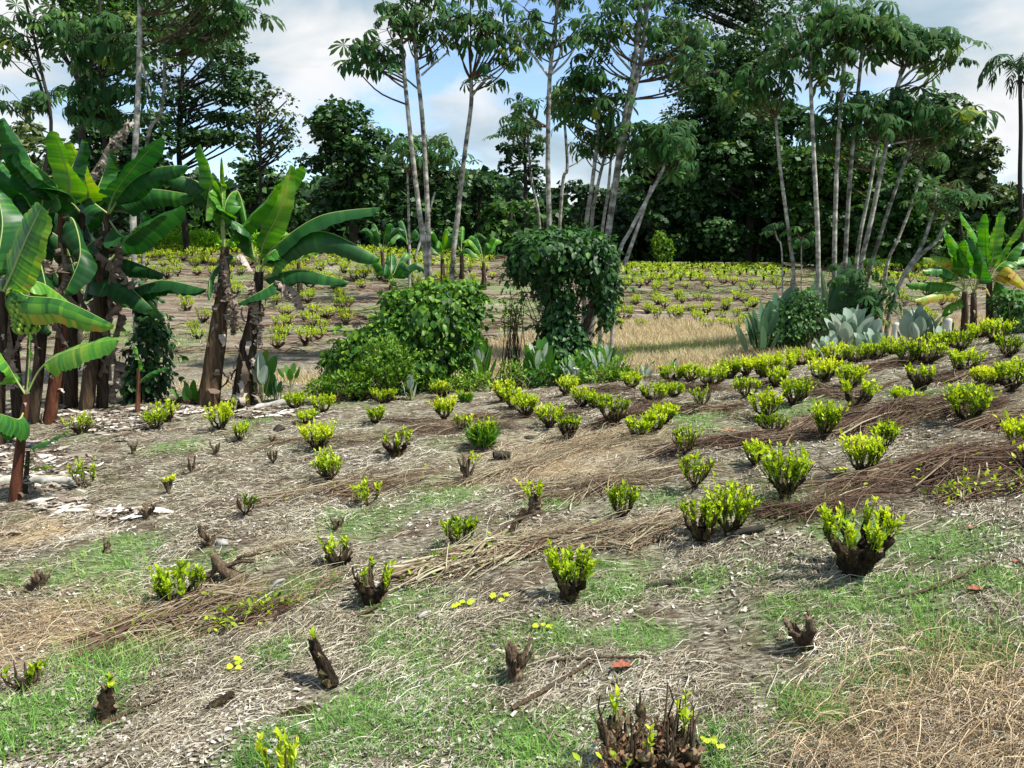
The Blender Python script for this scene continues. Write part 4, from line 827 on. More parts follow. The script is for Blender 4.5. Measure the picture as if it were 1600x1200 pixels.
def blob(name, label, cat, px, py, sx, sy, sz, mat, seed=0):
    g = G(px, py); k = g[1] / F; th = np.linspace(0, math.pi, 9); ph = np.arange(12) / 12 * 2 * math.pi
    V = np.stack([np.outer(np.sin(th), np.cos(ph)), np.outer(np.sin(th), np.sin(ph)), np.outer(np.cos(th), np.ones(12))], -1) * np.array([sx, sy, sz]) * k
    i = np.arange(8)[:, None] * 12; j = np.arange(12)[None]; Q = np.stack([i + j, i + 12 + j, i + 12 + (j + 1) % 12, i + (j + 1) % 12], -1).reshape(-1, 4)
    V = rock(V.reshape(-1, 3), sx * k * .35, 1.3 / (sx * k), seed); mb = MB(); mb.add(V, Q=Q)
    return tag(mb.build(name, M[mat], None, smooth=True, loc=g + [0, 0, sz * k * .3]), label, cat)
blob('stone', 'white stone beside the bleached forked stump', 'stone', 346, 852, 11, 8, 7, 'stone', 1)
blob('stone', 'grey flat stone in the straw left of the rotting bottom stump', 'stone', 927, 1170, 9, 7, 4, 'stone', 2)
blob('stone', 'small white stone among the dry straw, bottom right', 'stone', 1540, 1155, 9, 7, 5, 'stone', 3)
blob('soil_clod', 'dark lump of soil left of the stacked lime shrubs', 'clod', 437, 672, 10, 8, 5, 'darktrunk', 5)
blob('soil_clod', 'dark lump of soil in front of the small urn stump', 'clod', 828, 685, 11, 7, 4, 'darktrunk', 6)
blob('soil_mound', 'brown mound of dug soil at the foot of the twin banana trunks', 'mound', 300, 632, 30, 14, 11, 'stub', 8)
def dead_leaf(label, px, py, wpx, hpx, mat, seed, name='fallen_leaf'):
    g = G(px, py); k = g[1] / F; r = np.random.default_rng(seed); nx, ny = 10, 5
    u = np.linspace(-1, 1, nx)[:, None]; v = np.linspace(-1, 1, ny)[None]
    w = np.sqrt(np.clip(1 - u ** 2, 0.02, 1)) * (1 + .2 * np.sin(u * 7 + seed))
    X = u * wpx * .5 * k + 0 * v; Yc = v * w * hpx * .9 * k; Z = (.25 * wpx * k) * (.25 + .5 * np.abs(v) ** 1.5 * w + .25 * np.sin(u * 4 + seed) ** 2) + .01
    a = r.random() * .9 - .3; X, Yc = X * math.cos(a) - Yc * math.sin(a), X * math.sin(a) + Yc * math.cos(a)
    V = np.stack([X, Yc, Z], -1).reshape(-1, 3); i = np.arange(nx - 1)[:, None] * ny; j = np.arange(ny - 1)[None]
    Q = np.stack([i + j, i + ny + j, i + ny + j + 1, i + j + 1], -1).reshape(-1, 4); mb = MB(); mb.add(V, Q=Q, rnd=r.random(len(Q)) * .4 + .3)
    return tag(mb.build(name, M[mat], None, smooth=True, loc=g), label, 'leaf')
M['brick'] = plain_mat('brick_leaf', [(0, (.16, .05, .03)), (1, (.36, .13, .08))])
dead_leaf('brick coloured fallen leaf beside the long thin pale stick', 972, 1046, 34, 12, 'brick', 1)
dead_leaf('brown curled fallen leaf behind the reddish brush row', 1140, 678, 26, 10, 'brownleaf', 2)
dead_leaf('pink brown fallen leaf at the foot of the long reddish row', 1122, 704, 16, 8, 'dry', 3)
dead_leaf('curled grey banana leaf piece right of the nearest banana plant', 87, 795, 30, 14, 'dry', 4)
dead_leaf('long curled dead banana leaf strip right of the grey piece', 118, 788, 36, 10, 'dry', 5)
dead_leaf('tan curled leaf on the slope at the left edge', 16, 838, 36, 12, 'dry', 6)
dead_leaf('small tan leaf by the largest urn stump', 1386, 812, 18, 8, 'dry', 7)
dead_leaf('reddish dead fern tuft on the right slope', 1525, 925, 24, 10, 'brick', 8)
dead_leaf('reddish brown leaf scrap above the fern tuft', 1518, 828, 14, 5, 'brick', 9)
dead_leaf('reddish scrap of leaf at the right edge', 1588, 880, 14, 5, 'brick', 10)
dead_leaf('orange brown leaf right of the grey green heap', 662, 892, 16, 9, 'brick', 11)
dead_leaf('dusty grey leaf on the bare left slope', 190, 690, 26, 6, 'dry', 12)
M['chip'] = plain_mat('white_wood', [(0, (.5, .48, .44)), (1, (.75, .73, .68))])
stick('wood_chip', 'small white wood chip on the open straw', 'wood chip', [(654,970),(664,963),(674,960)], [2.5, 4, 3], 'stone', lift=.02)
stick('wood_chip', 'white split wood sliver on the long stem heap', 'wood chip', [(424,946,.12),(436,942,.16),(446,938,.16)], [2, 3, 2], 'stone')
# pale banana litter under the clumps: uncountable
mb = MB(); n = 2600; r = np.random.default_rng(5); pts = []
for (cx, cy, sx, sy, k_) in [(185,665,60,9,500),(225,650,50,8,400),(70,730,60,16,500),(60,750,50,14,300),(420,645,60,7,350),(100,790,40,10,120),(200,805,30,6,130),(150,650,60,10,300),(20,700,40,16,250),(295,640,30,6,200)]:
    for _ in range(k_):
        g = G(cx + r.normal(0, sx * .5), cy + r.normal(0, sy * .6)); pts.append(g)
pts = np.array(pts); n = len(pts); a = r.normal(.2, .7, n)
tp = (np.array([[-.12, -1, 0], [.12, -1, .1], [-.16, 0, .16], [.16, 0, 0], [-.1, 1, 0], [.1, 1, .12]]), np.array([[0, 1, 3, 2], [2, 3, 5, 4]]), None)
scatter(mb, tp, pts + [0, 0, .02], frames(np.stack([np.cos(a), np.sin(a), r.normal(0, .15, n)], -1), np.stack([r.normal(0, .5, n), r.normal(0, .5, n), np.ones(n)], -1)), .04 + r.random(n) * .12, r.random(n))
tag(mb.build('dead_leaves', M['dry']), 'pale strips of dead banana leaves under the banana plants', kind='stuff')
# young weeds with a few bright leaves
for k, (px, py, lab) in enumerate([(724,950,'single heart shaped lime leaf weed left of the pair of yellow leaves'),(775,940,'weed with two small yellow green leaves on the open straw'),(365,1042,'flat pale lime weed above the short rotten wood piece'),(848,985,'flat lime weed above the dark splintered stump'),(745,860,'small bluish weed beside the stump with fine blades'),(1115,1165,'tiny lime leaf weed right of the rotting bottom stump'),(1320,742,'small two leaved lime weed left of the great brush pile')]):
    g = G(px, py); r = np.random.default_rng(k); root = empty('weed', g, lab, 'weed'); m_ = 5 + k % 3
    st = np.stack([spline([[0, 0, 0], [r.normal(0, .02), r.normal(0, .02), .025], [r.normal(0, .035), r.normal(0, .035), .035]], 4) for _ in range(m_)]); mb = MB(); tubes(mb, st, np.full((m_, 4), .0025), 3, .5); mb.build('stem', M['twig'], root)
    mb = MB(); a = r.random(m_) * 6.28; scatter(mb, leaf_tpl(.7), st[:, -1], frames(np.stack([np.cos(a), np.sin(a), np.full(m_, .1)], -1), r.normal(0, .2, (m_, 3)) + [0, -.6, 1]), np.full(m_, .05 * g[1] / 5), .6 + r.random(m_) * .3); mb.build('foliage', M['lime'], root)
# ---------------------------------------------------------------- banana plants
M['banana'] = leaf_mat('banana_leaf', [(0, (.006, .035, .01)), (.3, (.022, .11, .022)), (.48, (.07, .24, .025)), (.62, (.16, .34, .03)), (.78, (.36, .4, .04)), (.9, (.42, .27, .04)), (1, (.16, .09, .04))], .34, .42, spec=.35, nscale=1.6)
M['rib'] = plain_mat('leaf_midrib', [(0, (.12, .2, .06)), (.6, (.4, .45, .16)), (1, (.22, .12, .06))], .5)
M['pstem'] = bark_mat('banana_stem', [(0, (.018, .014, .01)), (.35, (.075, .05, .03)), (.65, (.2, .13, .075)), (1, (.42, .34, .22))], (22, 22, 2.2), .8, dist=.02, rough=.75)
M['redstem'] = bark_mat('reddish_banana_stem', [(0, (.03, .013, .01)), (.4, (.11, .04, .022)), (.7, (.24, .12, .06)), (1, (.42, .32, .18))], (22, 22, 2.2), .6, dist=.015, rough=.6)
M['flap'] = plain_mat('dead_sheath', [(0, (.09, .06, .045)), (.5, (.27, .21, .16)), (1, (.52, .46, .4))], .8, .15)
M['fruit'] = plain_mat('green_banana', [(0, (.12, .26, .03)), (1, (.3, .46, .07))], .45)
def blade(mb, rb, pts, W, droop=35, torn=.3, tone=.3, pf=.14, roll=0, seed=0, edge=0, mat=0, N=48, ribr=.016, crumple=0, face=None, asym=1.0):
    r = np.random.default_rng(seed); W = W * (1.22 if W > .22 and mat == 0 and not crumple else 1); torn = max(torn, .14) if mat == 0 and W > .25 else torn; s = spline(pts, N); L = np.linalg.norm(np.diff(s, axis=0), axis=1).sum()
    tg = nrm(np.gradient(s, axis=0)); ref = np.array([0, 0, 1.]) if face is None else np.array(face, float)
    side = nrm(np.cross(tg, ref) + 1e-6)
    for i in range(1, N):
        if (side[i] * side[i-1]).sum() < 0: side[i] *= -1
    up = np.cross(side, tg); up = up * np.where((up * ref).sum(1, keepdims=True) < 0, -1, 1)
    c, sn = math.cos(R(roll)), math.sin(R(roll)); side, up = side * c + up * sn, up * c - side * sn
    i0 = max(1, int(pf * N)); q = np.linspace(0, 1, N - i0); w = np.clip(q * 9, 0, 1) ** .6 * np.clip(1 - q ** 3.2, 0, 1) ** .6 * W / 2; w[-1] = .01
    tubes(rb, s, ribr * np.linspace(1.25, .22, N), 5, .35 if tone < .7 else .8)
    vv = np.array([0, .33, .68, 1.0]); band = np.repeat(r.normal(0, 1, N), 1)
    for sg in (-1, 1):
        k = i0; ws = w * (asym if sg > 0 else 1)
        while k < N - 1:
            n = int(r.integers(2, 8)) if r.random() < torn else N
            e = min(N - 1, k + n); dd = R(droop + r.normal(0, 5 + 14 * torn)); idx = np.arange(k, e + 1)
            rip = np.sin(idx * .8 * 34 / N + r.random() * 6) * .012 + r.normal(0, .007 + .02 * crumple, len(idx))
            ww = ws[idx - i0] * (1 - .1 * torn * r.random())
            shrink = np.zeros(len(idx)); 
            if torn > 0 and n < N: shrink[0] = .35; shrink[-1] = -.35
            rows = []
            for v in vv:
                bend = dd * (.35 + .75 * v); seg = L / N
                p = s[idx] + (side[idx] * sg * np.cos(bend) - up[idx] * np.sin(bend)) * (ww * v)[:, None] + up[idx] * (rip * v * 1.2)[:, None] + tg[idx] * ((ww * .22 * v) + shrink * seg * v * 1.1)[:, None] + up[idx] * .004
                if crumple: p = p + r.normal(0, crumple * W * .12, p.shape) * v
                rows.append(p)
            V = np.stack(rows, 1).reshape(-1, 3); m = len(idx); a = np.arange(m - 1)[:, None] * 4; b = np.arange(3)[None]
            Qd = np.stack([a + b, a + 4 + b, a + 5 + b, a + 1 + b], -1).reshape(-1, 4)
            rn = tone + np.repeat(band[idx[:-1]] * .06, 3) + np.tile(np.array([.03, 0, -.02]), m - 1) + np.tile(np.array([0, .4, 1.]), m - 1) * edge * (.5 + r.random((m - 1) * 3) * .7)
            mb.add(V, Q=Qd, rnd=np.clip(rn, 0, 1), mat=mat); k = e
def bleaf(root, loc, pp, Y, W, mat='banana', name='leaf', label=None, **kw):
    """one leaf: pp picture positions of the midrib, Y depth or list of depths"""
    Ys = Y if isinstance(Y, (list, tuple)) else [Y] * len(pp)
    pts = np.array([P(a, b, y) for (a, b), y in zip(pp, Ys)]) - loc
    return leaf3(root, pts, W, mat, name, label, **kw)
def leaf3(root, pts, W, mat='banana', name='leaf', label=None, **kw):
    mb = MB(); rb = MB(); blade(mb, rb, pts, W, **kw)
    base = mb.n
    for v in rb.V: mb.V.append(v); 
    for q, a, m in zip(rb.Q, rb.qa, rb.qm): mb.Q.append(q + base); mb.qa.append(a); mb.qm.append(m + 1)
    mb.n += rb.n
    o = mb.build(name, [M[mat], M['rib'] if mat != 'dry' and mat != 'flap' else M['flap']], root, smooth=True)
    if label: o['label'] = label
    return o
def pstem(root, pts, rr, mat='pstem', flaps=10, seed=0, flapsize=1.0):
    r = np.random.default_rng(seed); s = spline(pts, 16); rad = np.interp(np.linspace(0, 1, 16), np.linspace(0, 1, len(rr)), rr)
    mb = MB(); S = 16; V = tubes(mb, s, rad, S, r.random() * .6)
    th = np.arange(S) / S * 6.283; lob = 1 + .1 * np.sin(th * 3 + r.random() * 6) + .05 * np.sin(th * 7)
    v = mb.V[0].reshape(16, S, 3); mb.V[0] = (s[:, None] + (v - s[:, None]) * lob[None, :, None]).reshape(-1, 3)
    mb.V[0] = rock(mb.V[0], rad.mean() * .1, 5, seed); mb.build('pseudostem', M[mat], root, smooth=True)
    if flaps:
        fm = MB()
        for i in range(flaps):
            t = r.random(); k = min(14, int(t * 15)); a = r.random() * 6.283; o_ = np.array([math.cos(a), math.sin(a) * 1, 0]); R_ = rad[k]
            b0 = s[k] + o_ * R_ * .95; ln = R_ * (.8 + r.random() * 2.2) * flapsize; w = R_ * (.16 + r.random() * .34)
            sd = np.array([-o_[1], o_[0], 0]); st = []; nn = 6; cur = r.random() * .9 + .2; dirn = 1 if r.random() < .3 else -1
            for j in range(nn):
                u = j / (nn - 1); p = b0 + o_ * (cur * R_ * math.sin(u * 2.6) * .9) + np.array([0, 0, dirn * ln * u * .8]) + r.normal(0, R_ * .08, 3); ww = w * (1 - u * .75) * (1 + r.normal(0, .2))
                st += [p - sd * ww, p + sd * ww * (1 + r.normal(0, .2)) + o_ * R_ * .12]
            q = np.arange(nn - 1)[:, None] * 2 + np.array([0, 1, 3, 2]); fm.add(st, Q=q, rnd=r.random() * .9 + .05)
        fm.build('dead_sheaths', M['flap'], root, smooth=True)
GB = 'banana plants of the clump'
def plant(base, label, group=None): return empty('banana_plant', base, label, 'banana plant', group), np.array(base)
# nearest plant
b = G(26, 782); rt, lc = plant(b, 'nearest banana plant with a red based stem and one bright broad leaf'); Y = b[1]
up = lambda *pp: np.array([P(a, c, Y) for a, c in pp]) - lc
pstem(rt, up((22, 786), (28, 730), (36, 660), (42, 615)), np.array([10, 8, 6, 4]) * Y / F, 'redstem', 9, 1, .8)
bleaf(rt, lc, [(41, 618), (62, 578), (90, 556), (135, 541), (184, 530)], [Y, Y, Y - .1, Y - .25, Y - .3], .34, tone=.45, droop=22, torn=0, pf=.32, seed=1, ribr=.009, face=(0, -.9, 1))
bleaf(rt, lc, [(41, 618), (24, 592), (6, 562), (-22, 530)], [Y, Y, Y - .1, Y - .2], .34, tone=.4, droop=30, torn=0, pf=.25, seed=2, ribr=.01, roll=30)
bleaf(rt, lc, [(38, 640), (30, 655), (10, 650), (-25, 640)], [Y, Y - .1, Y - .3, Y - .5], .36, tone=.38, droop=60, torn=0, pf=.2, seed=3, ribr=.009)
bleaf(rt, lc, [(42, 612), (45, 575), (47, 520)], Y, .03, tone=.6, droop=70, torn=0, pf=.1, seed=4, ribr=.009)
b = G(44, 772); rt, lc = plant(b, 'small banana sucker leaning on the nearest banana plant'); Y = b[1]
up = lambda *pp: np.array([P(a, c, Y) for a, c in pp]) - lc
pstem(rt, up((38, 776), (42, 735), (44, 705)), np.array([5, 3.5, 2.5]) * Y / F, 'pstem', 5, 2, .8)
bleaf(rt, lc, [(43, 715), (52, 698), (75, 690), (108, 672)], [Y, Y, Y - .1, Y - .2], .15, tone=.46, droop=20, torn=0, pf=.25, seed=5, ribr=.006, roll=-25)
bleaf(rt, lc, [(42, 735), (50, 733), (62, 730), (82, 728)], Y, .09, tone=.5, droop=40, torn=.1, pf=.3, seed=6, ribr=.004, edge=.3)
bleaf(rt, lc, [(42, 738), (38, 730), (44, 720), (52, 716)], Y, .07, tone=.5, droop=20, torn=0, pf=.3, seed=7, ribr=.004)
bleaf(rt, lc, [(42, 745), (44, 752), (46, 780)], Y, .12, 'flap', 'dead_leaf', droop=70, torn=.6, crumple=1, pf=.1, seed=8, ribr=.004, tone=.8)
# fruiting plant
b = G(-8, 700); rt, lc = plant(b, 'fruiting banana plant with yellowing leaves at the left edge'); Y = b[1]
up = lambda *pp: np.array([P(a, c, Y) for a, c in pp]) - lc
pstem(rt, up((-8, 706), (-6, 600), (0, 520), (4, 455)), np.array([16, 14, 11, 8]) * Y / F, 'pstem', 16, 3)
bleaf(rt, lc, [(4, 460), (22, 420), (42, 372), (66, 322)], [Y, Y - .2, Y - .4, Y - .5], .58, tone=.4, droop=20, torn=.2, pf=.14, seed=9, edge=.32, face=(-.2, -1, .4), ribr=.022, label='broad yellowing leaf')
bleaf(rt, lc, [(6, 462), (22, 446), (40, 462), (100, 470), (178, 508)], [Y, Y, Y - .1, Y - .3, Y - .5], .62, tone=.42, droop=72, torn=.45, pf=.22, seed=10, edge=.5, ribr=.013, label='leaf with torn yellow and brown margin')
bleaf(rt, lc, [(8, 458), (40, 440), (70, 445), (112, 475)], [Y, Y, Y + .2, Y + .4], .4, tone=.5, droop=55, torn=.2, pf=.25, seed=11, ribr=.013)
bleaf(rt, lc, [(2, 455), (-5, 420), (4, 350), (-5, 300)], [Y, Y, Y + .2, Y + .4], .5, tone=.42, droop=30, torn=.3, pf=.14, seed=12, ribr=.016)
bleaf(rt, lc, [(4, 470), (-20, 500), (10, 545), (12, 610)], Y, .3, 'flap', 'dead_leaf', droop=75, torn=.7, crumple=.8, pf=.1, seed=13, tone=.6)
fr = MB(); tubes(fr, spline(up((6, 462), (24, 456), (33, 472), (37, 500), (44, 520), (47, 560)), 14), np.linspace(.03, .008, 14), 7, .2)
r = np.random.default_rng(3); c0 = P(38, 482, Y - .05) - lc
for h in range(6):
    for j in range(9):
        a = j / 9 * 6.28 + h * .5; o_ = np.array([math.cos(a), math.sin(a), 0]); z = np.array([0, 0, -h * .062]); q = .035
        fr2 = spline([c0 + z + o_ * q, c0 + z + o_ * (q + .07) + [0, 0, .0], c0 + z + o_ * (q + .11) + [0, 0, .06], c0 + z + o_ * (q + .1) + [0, 0, .15]], 7)
        tubes(fr, fr2, np.array([.01, .022, .028, .029, .026, .018, .005]), 6, r.random())
fr.build('fruit_bunch', M['fruit'], rt, smooth=True)
# the dense clump: base, crown, stem widths and leaves
CL = [
 ((50,660),(62,560),(70,440),(60,345),9,'leftmost brown trunked banana plant of the dense clump',[
   ([(60,345),(66,300),(42,240),(6,184)],.62,.2,35,.1),([(60,345),(40,310),(10,275),(-20,262)],.5,.25,50,.3),([(62,350),(90,300),(60,262),(22,240)],.5,.24,60,.3),([(60,350),(30,330),(8,360),(-10,400)],.5,.2,60,.4),([(60,350),(62,400),(70,440),(78,480)],.4,.15,60,.4)]),
 ((76,660),(86,590),(98,500),(96,330),10,'banana plant of the clump with a slanting reddish foot',[
   ([(96,330),(110,290),(98,245),(84,205)],.36,.36,25,.1),([(96,330),(100,290),(118,250),(128,218)],.4,.3,40,.1),([(96,330),(70,290),(40,262),(20,240)],.42,.32,55,.2),([(96,335),(70,330),(52,370),(50,420)],.4,.16,60,.5),([(96,340),(115,345),(125,400),(100,460)],.5,.15,60,.5)]),
 ((112,638),(112,560),(114,505),(128,330),11,'banana plant of the clump with a straight tan trunk',[
   ([(128,330),(138,305),(126,265),(108,222)],.42,.58,20,0),([(128,330),(150,300),(165,262),(170,240)],.36,.24,40,.1),([(128,335),(110,318),(104,350),(84,390)],.42,.22,60,.4),([(128,340),(140,370),(140,420),(130,470)],.5,.14,50,.4)]),
 ((133,642),(142,570),(152,510),(168,335),12,'banana plant of the clump with the thickest leaning trunk',[
   ([(168,335),(180,300),(214,255),(252,215)],.42,.22,26,0),([(170,335),(178,315),(230,296),(303,305)],.55,.26,68,.15),([(170,335),(200,290),(240,264),(292,258)],.44,.26,60,.3),([(170,335),(150,320),(140,310),(136,330)],.4,.3,60,.2),([(168,340),(195,370),(235,345),(285,322)],.55,.22,35,.1)]),
 ((160,640),(162,560),(166,480),(168,412),9,'banana plant at the right of the clump with low arching leaves',[
   ([(168,412),(150,400),(120,410),(90,420)],.4,.22,60,.2),([(168,412),(176,402),(205,408),(256,428)],.46,.16,66,.1),([(168,412),(160,430),(190,438),(238,482)],.6,.15,55,.05),([(168,412),(195,380),(215,368),(222,330)],.4,.28,50,.3),([(170,415),(200,450),(255,438),(322,452)],.42,.18,66,.05),([(168,415),(190,450),(225,462),(255,495)],.4,.25,50,.1),([(166,410),(170,380),(150,375),(125,395)],.4,.26,50,.3)]),
 ((30,655),(24,580),(20,500),(18,400),10,'dark shaded banana plant in the middle of the clump',[
   ([(18,400),(10,350),(30,300),(0,250)],.5,.16,40,.2),([(18,400),(40,380),(70,400),(100,450)],.5,.14,60,.3),([(18,400),(20,440),(50,470),(80,520)],.5,.12,60,.4),([(18,400),(60,360),(100,380),(120,440)],.5,.13,60,.4)]),
 ((98,630),(100,560),(108,480),(112,400),9,'banana plant hidden behind the tan trunks of the clump',[
   ([(112,400),(90,370),(60,380),(30,430)],.5,.13,60,.3),([(112,400),(150,390),(180,430),(200,480)],.5,.13,60,.3),([(112,400),(120,350),(150,320),(190,310)],.5,.16,50,.2),([(112,400),(100,340),(80,310),(60,320)],.5,.15,60,.3)]),
]
for k, (bs, m1, m2, cr, rp, lab, lv) in enumerate(CL):
    b = G(*bs); rt, lc = plant(b, lab, GB); Y = b[1]; q = lambda p, dy=0: P(p[0], p[1], Y + dy) - lc
    pstem(rt, [q((bs[0], bs[1] + 6)), q(m1), q(m2), q(cr)], np.array([rp * .95, rp * .85, rp * .7, rp * .45]) * Y / F, 'redstem' if 'reddish' in lab else 'pstem', 8, 20 + k)
    for j, (pp, W, tone, dr, tn) in enumerate(lv):
        dy = [0, -.1, -.25, -.45] if j % 2 == 0 else [0, .1, .2, .2]
        bleaf(rt, lc, pp, [Y + d for d in dy], W, tone=tone, droop=dr, torn=tn, pf=.16, seed=40 + k * 9 + j, ribr=.014, roll=(-12 if j % 2 else 10))
    r = np.random.default_rng(k)
    for j in range(2):
        x0 = cr[0] + r.normal(0, 4); y0 = cr[1] + 25 + 60 * r.random()
        bleaf(rt, lc, [(x0, y0), (x0 + r.normal(0, 12), y0 + 20), (x0 + r.normal(0, 12), y0 + 70), (x0 + r.normal(0, 10), y0 + 130)], Y - .12, .22, 'flap', 'dead_leaf', droop=75, torn=.7, crumple=.8, pf=.08, seed=70 + k * 5 + j, tone=.1 + .4 * r.random())
# dead raised leaf and hanging dead leaves beside the clump belong to the thick leaning one
bleaf(rt, lc, [(118, 300), (150, 262), (172, 222), (200, 192)], Y - .3, .3, 'flap', 'dead_leaf', droop=75, torn=.8, crumple=1.3, pf=.02, seed=91, tone=.62)
bleaf(rt, lc, [(168, 520), (180, 560), (178, 600), (186, 640)], Y - .3, .34, 'flap', 'dead_leaf', droop=70, torn=.7, crumple=1, pf=.02, seed=92, tone=.65)
# twin trunks
b = G(330, 636); rt, lc = plant(b, 'left one of the twin banana trunks, smooth brown with upright leaves'); Y = b[1]; q = lambda p, dy=0: P(p[0], p[1], Y + dy) - lc
pstem(rt, [q((324, 640)), q((337, 540)), q((347, 460)), q((352, 385))], np.array([16, 13.5, 9.5, 5.5]) * Y / F, 'pstem', 34, 31, .8)
for j, (pp, W, tone, dr, tn, ro) in enumerate([([(350,388),(342,330),(330,280),(312,226)],.32,.34,28,0,0),([(350,388),(347,330),(347,290),(346,246)],.2,.5,60,.1,0),([(350,388),(350,330),(330,290),(322,345)],.4,.55,70,.5,0),([(350,388),(352,320),(372,300),(385,350)],.4,.42,70,.4,0),([(350,388),(335,310),(300,280),(250,272)],.45,.2,65,.1,0),
   ([(352,388),(370,362),(425,305),(474,260)],.44,.42,28,.05,18),([(350,388),(355,400),(330,430),(326,470)],.18,.34,50,0,0),([(350,388),(352,340),(365,320),(368,365)],.3,.25,65,.3,0)]):
    bleaf(rt, lc, pp, [Y, Y, Y - .15, Y - .3] if j % 2 == 0 else [Y, Y, Y + .1, Y - .05], W, tone=tone, droop=dr, torn=tn, pf=.2, seed=110 + j, ribr=.014, roll=ro)
for j in range(3): bleaf(rt, lc, [(350, 400 + j * 16), (356 + j * 2, 420 + j * 14), (362, 470 + j * 14), (366 - j * 2, 500 + j * 12)], Y - .2, .16, 'flap', 'dead_leaf', droop=70, torn=.7, crumple=1, pf=.02, seed=130 + j, tone=.3 + .08 * j)
b = G(386, 636); rt, lc = plant(b, 'right one of the twin banana trunks, ragged and pale with long level leaves'); Y = b[1]; q = lambda p, dy=0: P(p[0], p[1], Y + dy) - lc
pstem(rt, [q((378, 640)), q((386, 560)), q((398, 490)), q((405, 425))], np.array([17, 13.5, 9.5, 6.5]) * Y / F, 'pstem', 70, 32, 1.0)
for j, (pp, W, tone, dr, tn, ro) in enumerate([([(402,430),(412,380),(436,330),(455,258)],.36,.5,22,.05,15),([(404,430),(428,388),(500,338),(594,324)],.5,.24,40,.03,-8),([(404,430),(430,385),(505,362),(594,404)],.62,.24,62,.03,0),([(406,440),(425,432),(470,422),(545,440)],.4,.3,58,.1,0),([(404,435),(440,428),(420,448),(372,474)],.36,.24,50,0,0),([(404,430),(420,398),(436,392),(424,430)],.4,.5,60,.2,0),([(402,428),(392,380),(380,355),(362,345)],.34,.3,60,.2,0)]):
    bleaf(rt, lc, pp, [Y, Y, Y - .2, Y - .3] if j != 5 else [Y, Y - .1, Y - .1, Y - .15], W, tone=tone, droop=dr, torn=tn, pf=.18, seed=150 + j, ribr=.016, roll=ro, N=44)
bleaf(rt, lc, [(430, 440), (452, 446), (466, 462), (474, 482)], Y - .2, .3, 'flap', 'dead_leaf', droop=70, torn=.4, crumple=.8, pf=.02, seed=160, tone=.6)
for j in range(2): bleaf(rt, lc, [(396, 440 + j * 22), (400 + j, 460 + j * 22), (404, 490 + j * 20), (400, 520 + j * 18)], Y - .2, .2, 'flap', 'dead_leaf', droop=70, torn=.7, crumple=1, pf=.02, seed=170 + j, tone=.5 + .08 * j)
for j, (x, y, dx) in enumerate([(372, 402, 22)]): bleaf(rt, lc, [(x - 5, y), (x + 8, y - 2), (x + dx, y + 22)], Y - .25, .22, 'flap', 'dead_leaf', droop=40, torn=0, crumple=.2, pf=.02, seed=180, tone=.95)
# slim sucker right of the clump
b = G(214, 648); rt, lc = plant(b, 'slim dark banana sucker with one rolled leaf, standing alone'); Y = b[1]; q = lambda p, dy=0: P(p[0], p[1], Y + dy) - lc
pstem(rt, [q((214, 652)), q((216, 600)), q((215, 575))], np.array([4, 3, 2]) * Y / F, 'redstem', 3, 41)
bleaf(rt, lc, [(215, 600), (217, 570), (214, 545), (209, 540)], Y, .1, tone=.55, droop=60, torn=0, pf=.2, seed=190, ribr=.006)
bleaf(rt, lc, [(215, 605), (225, 590), (240, 580), (264, 574)], Y, .14, tone=.3, droop=50, torn=0, pf=.2, seed=191, ribr=.006)
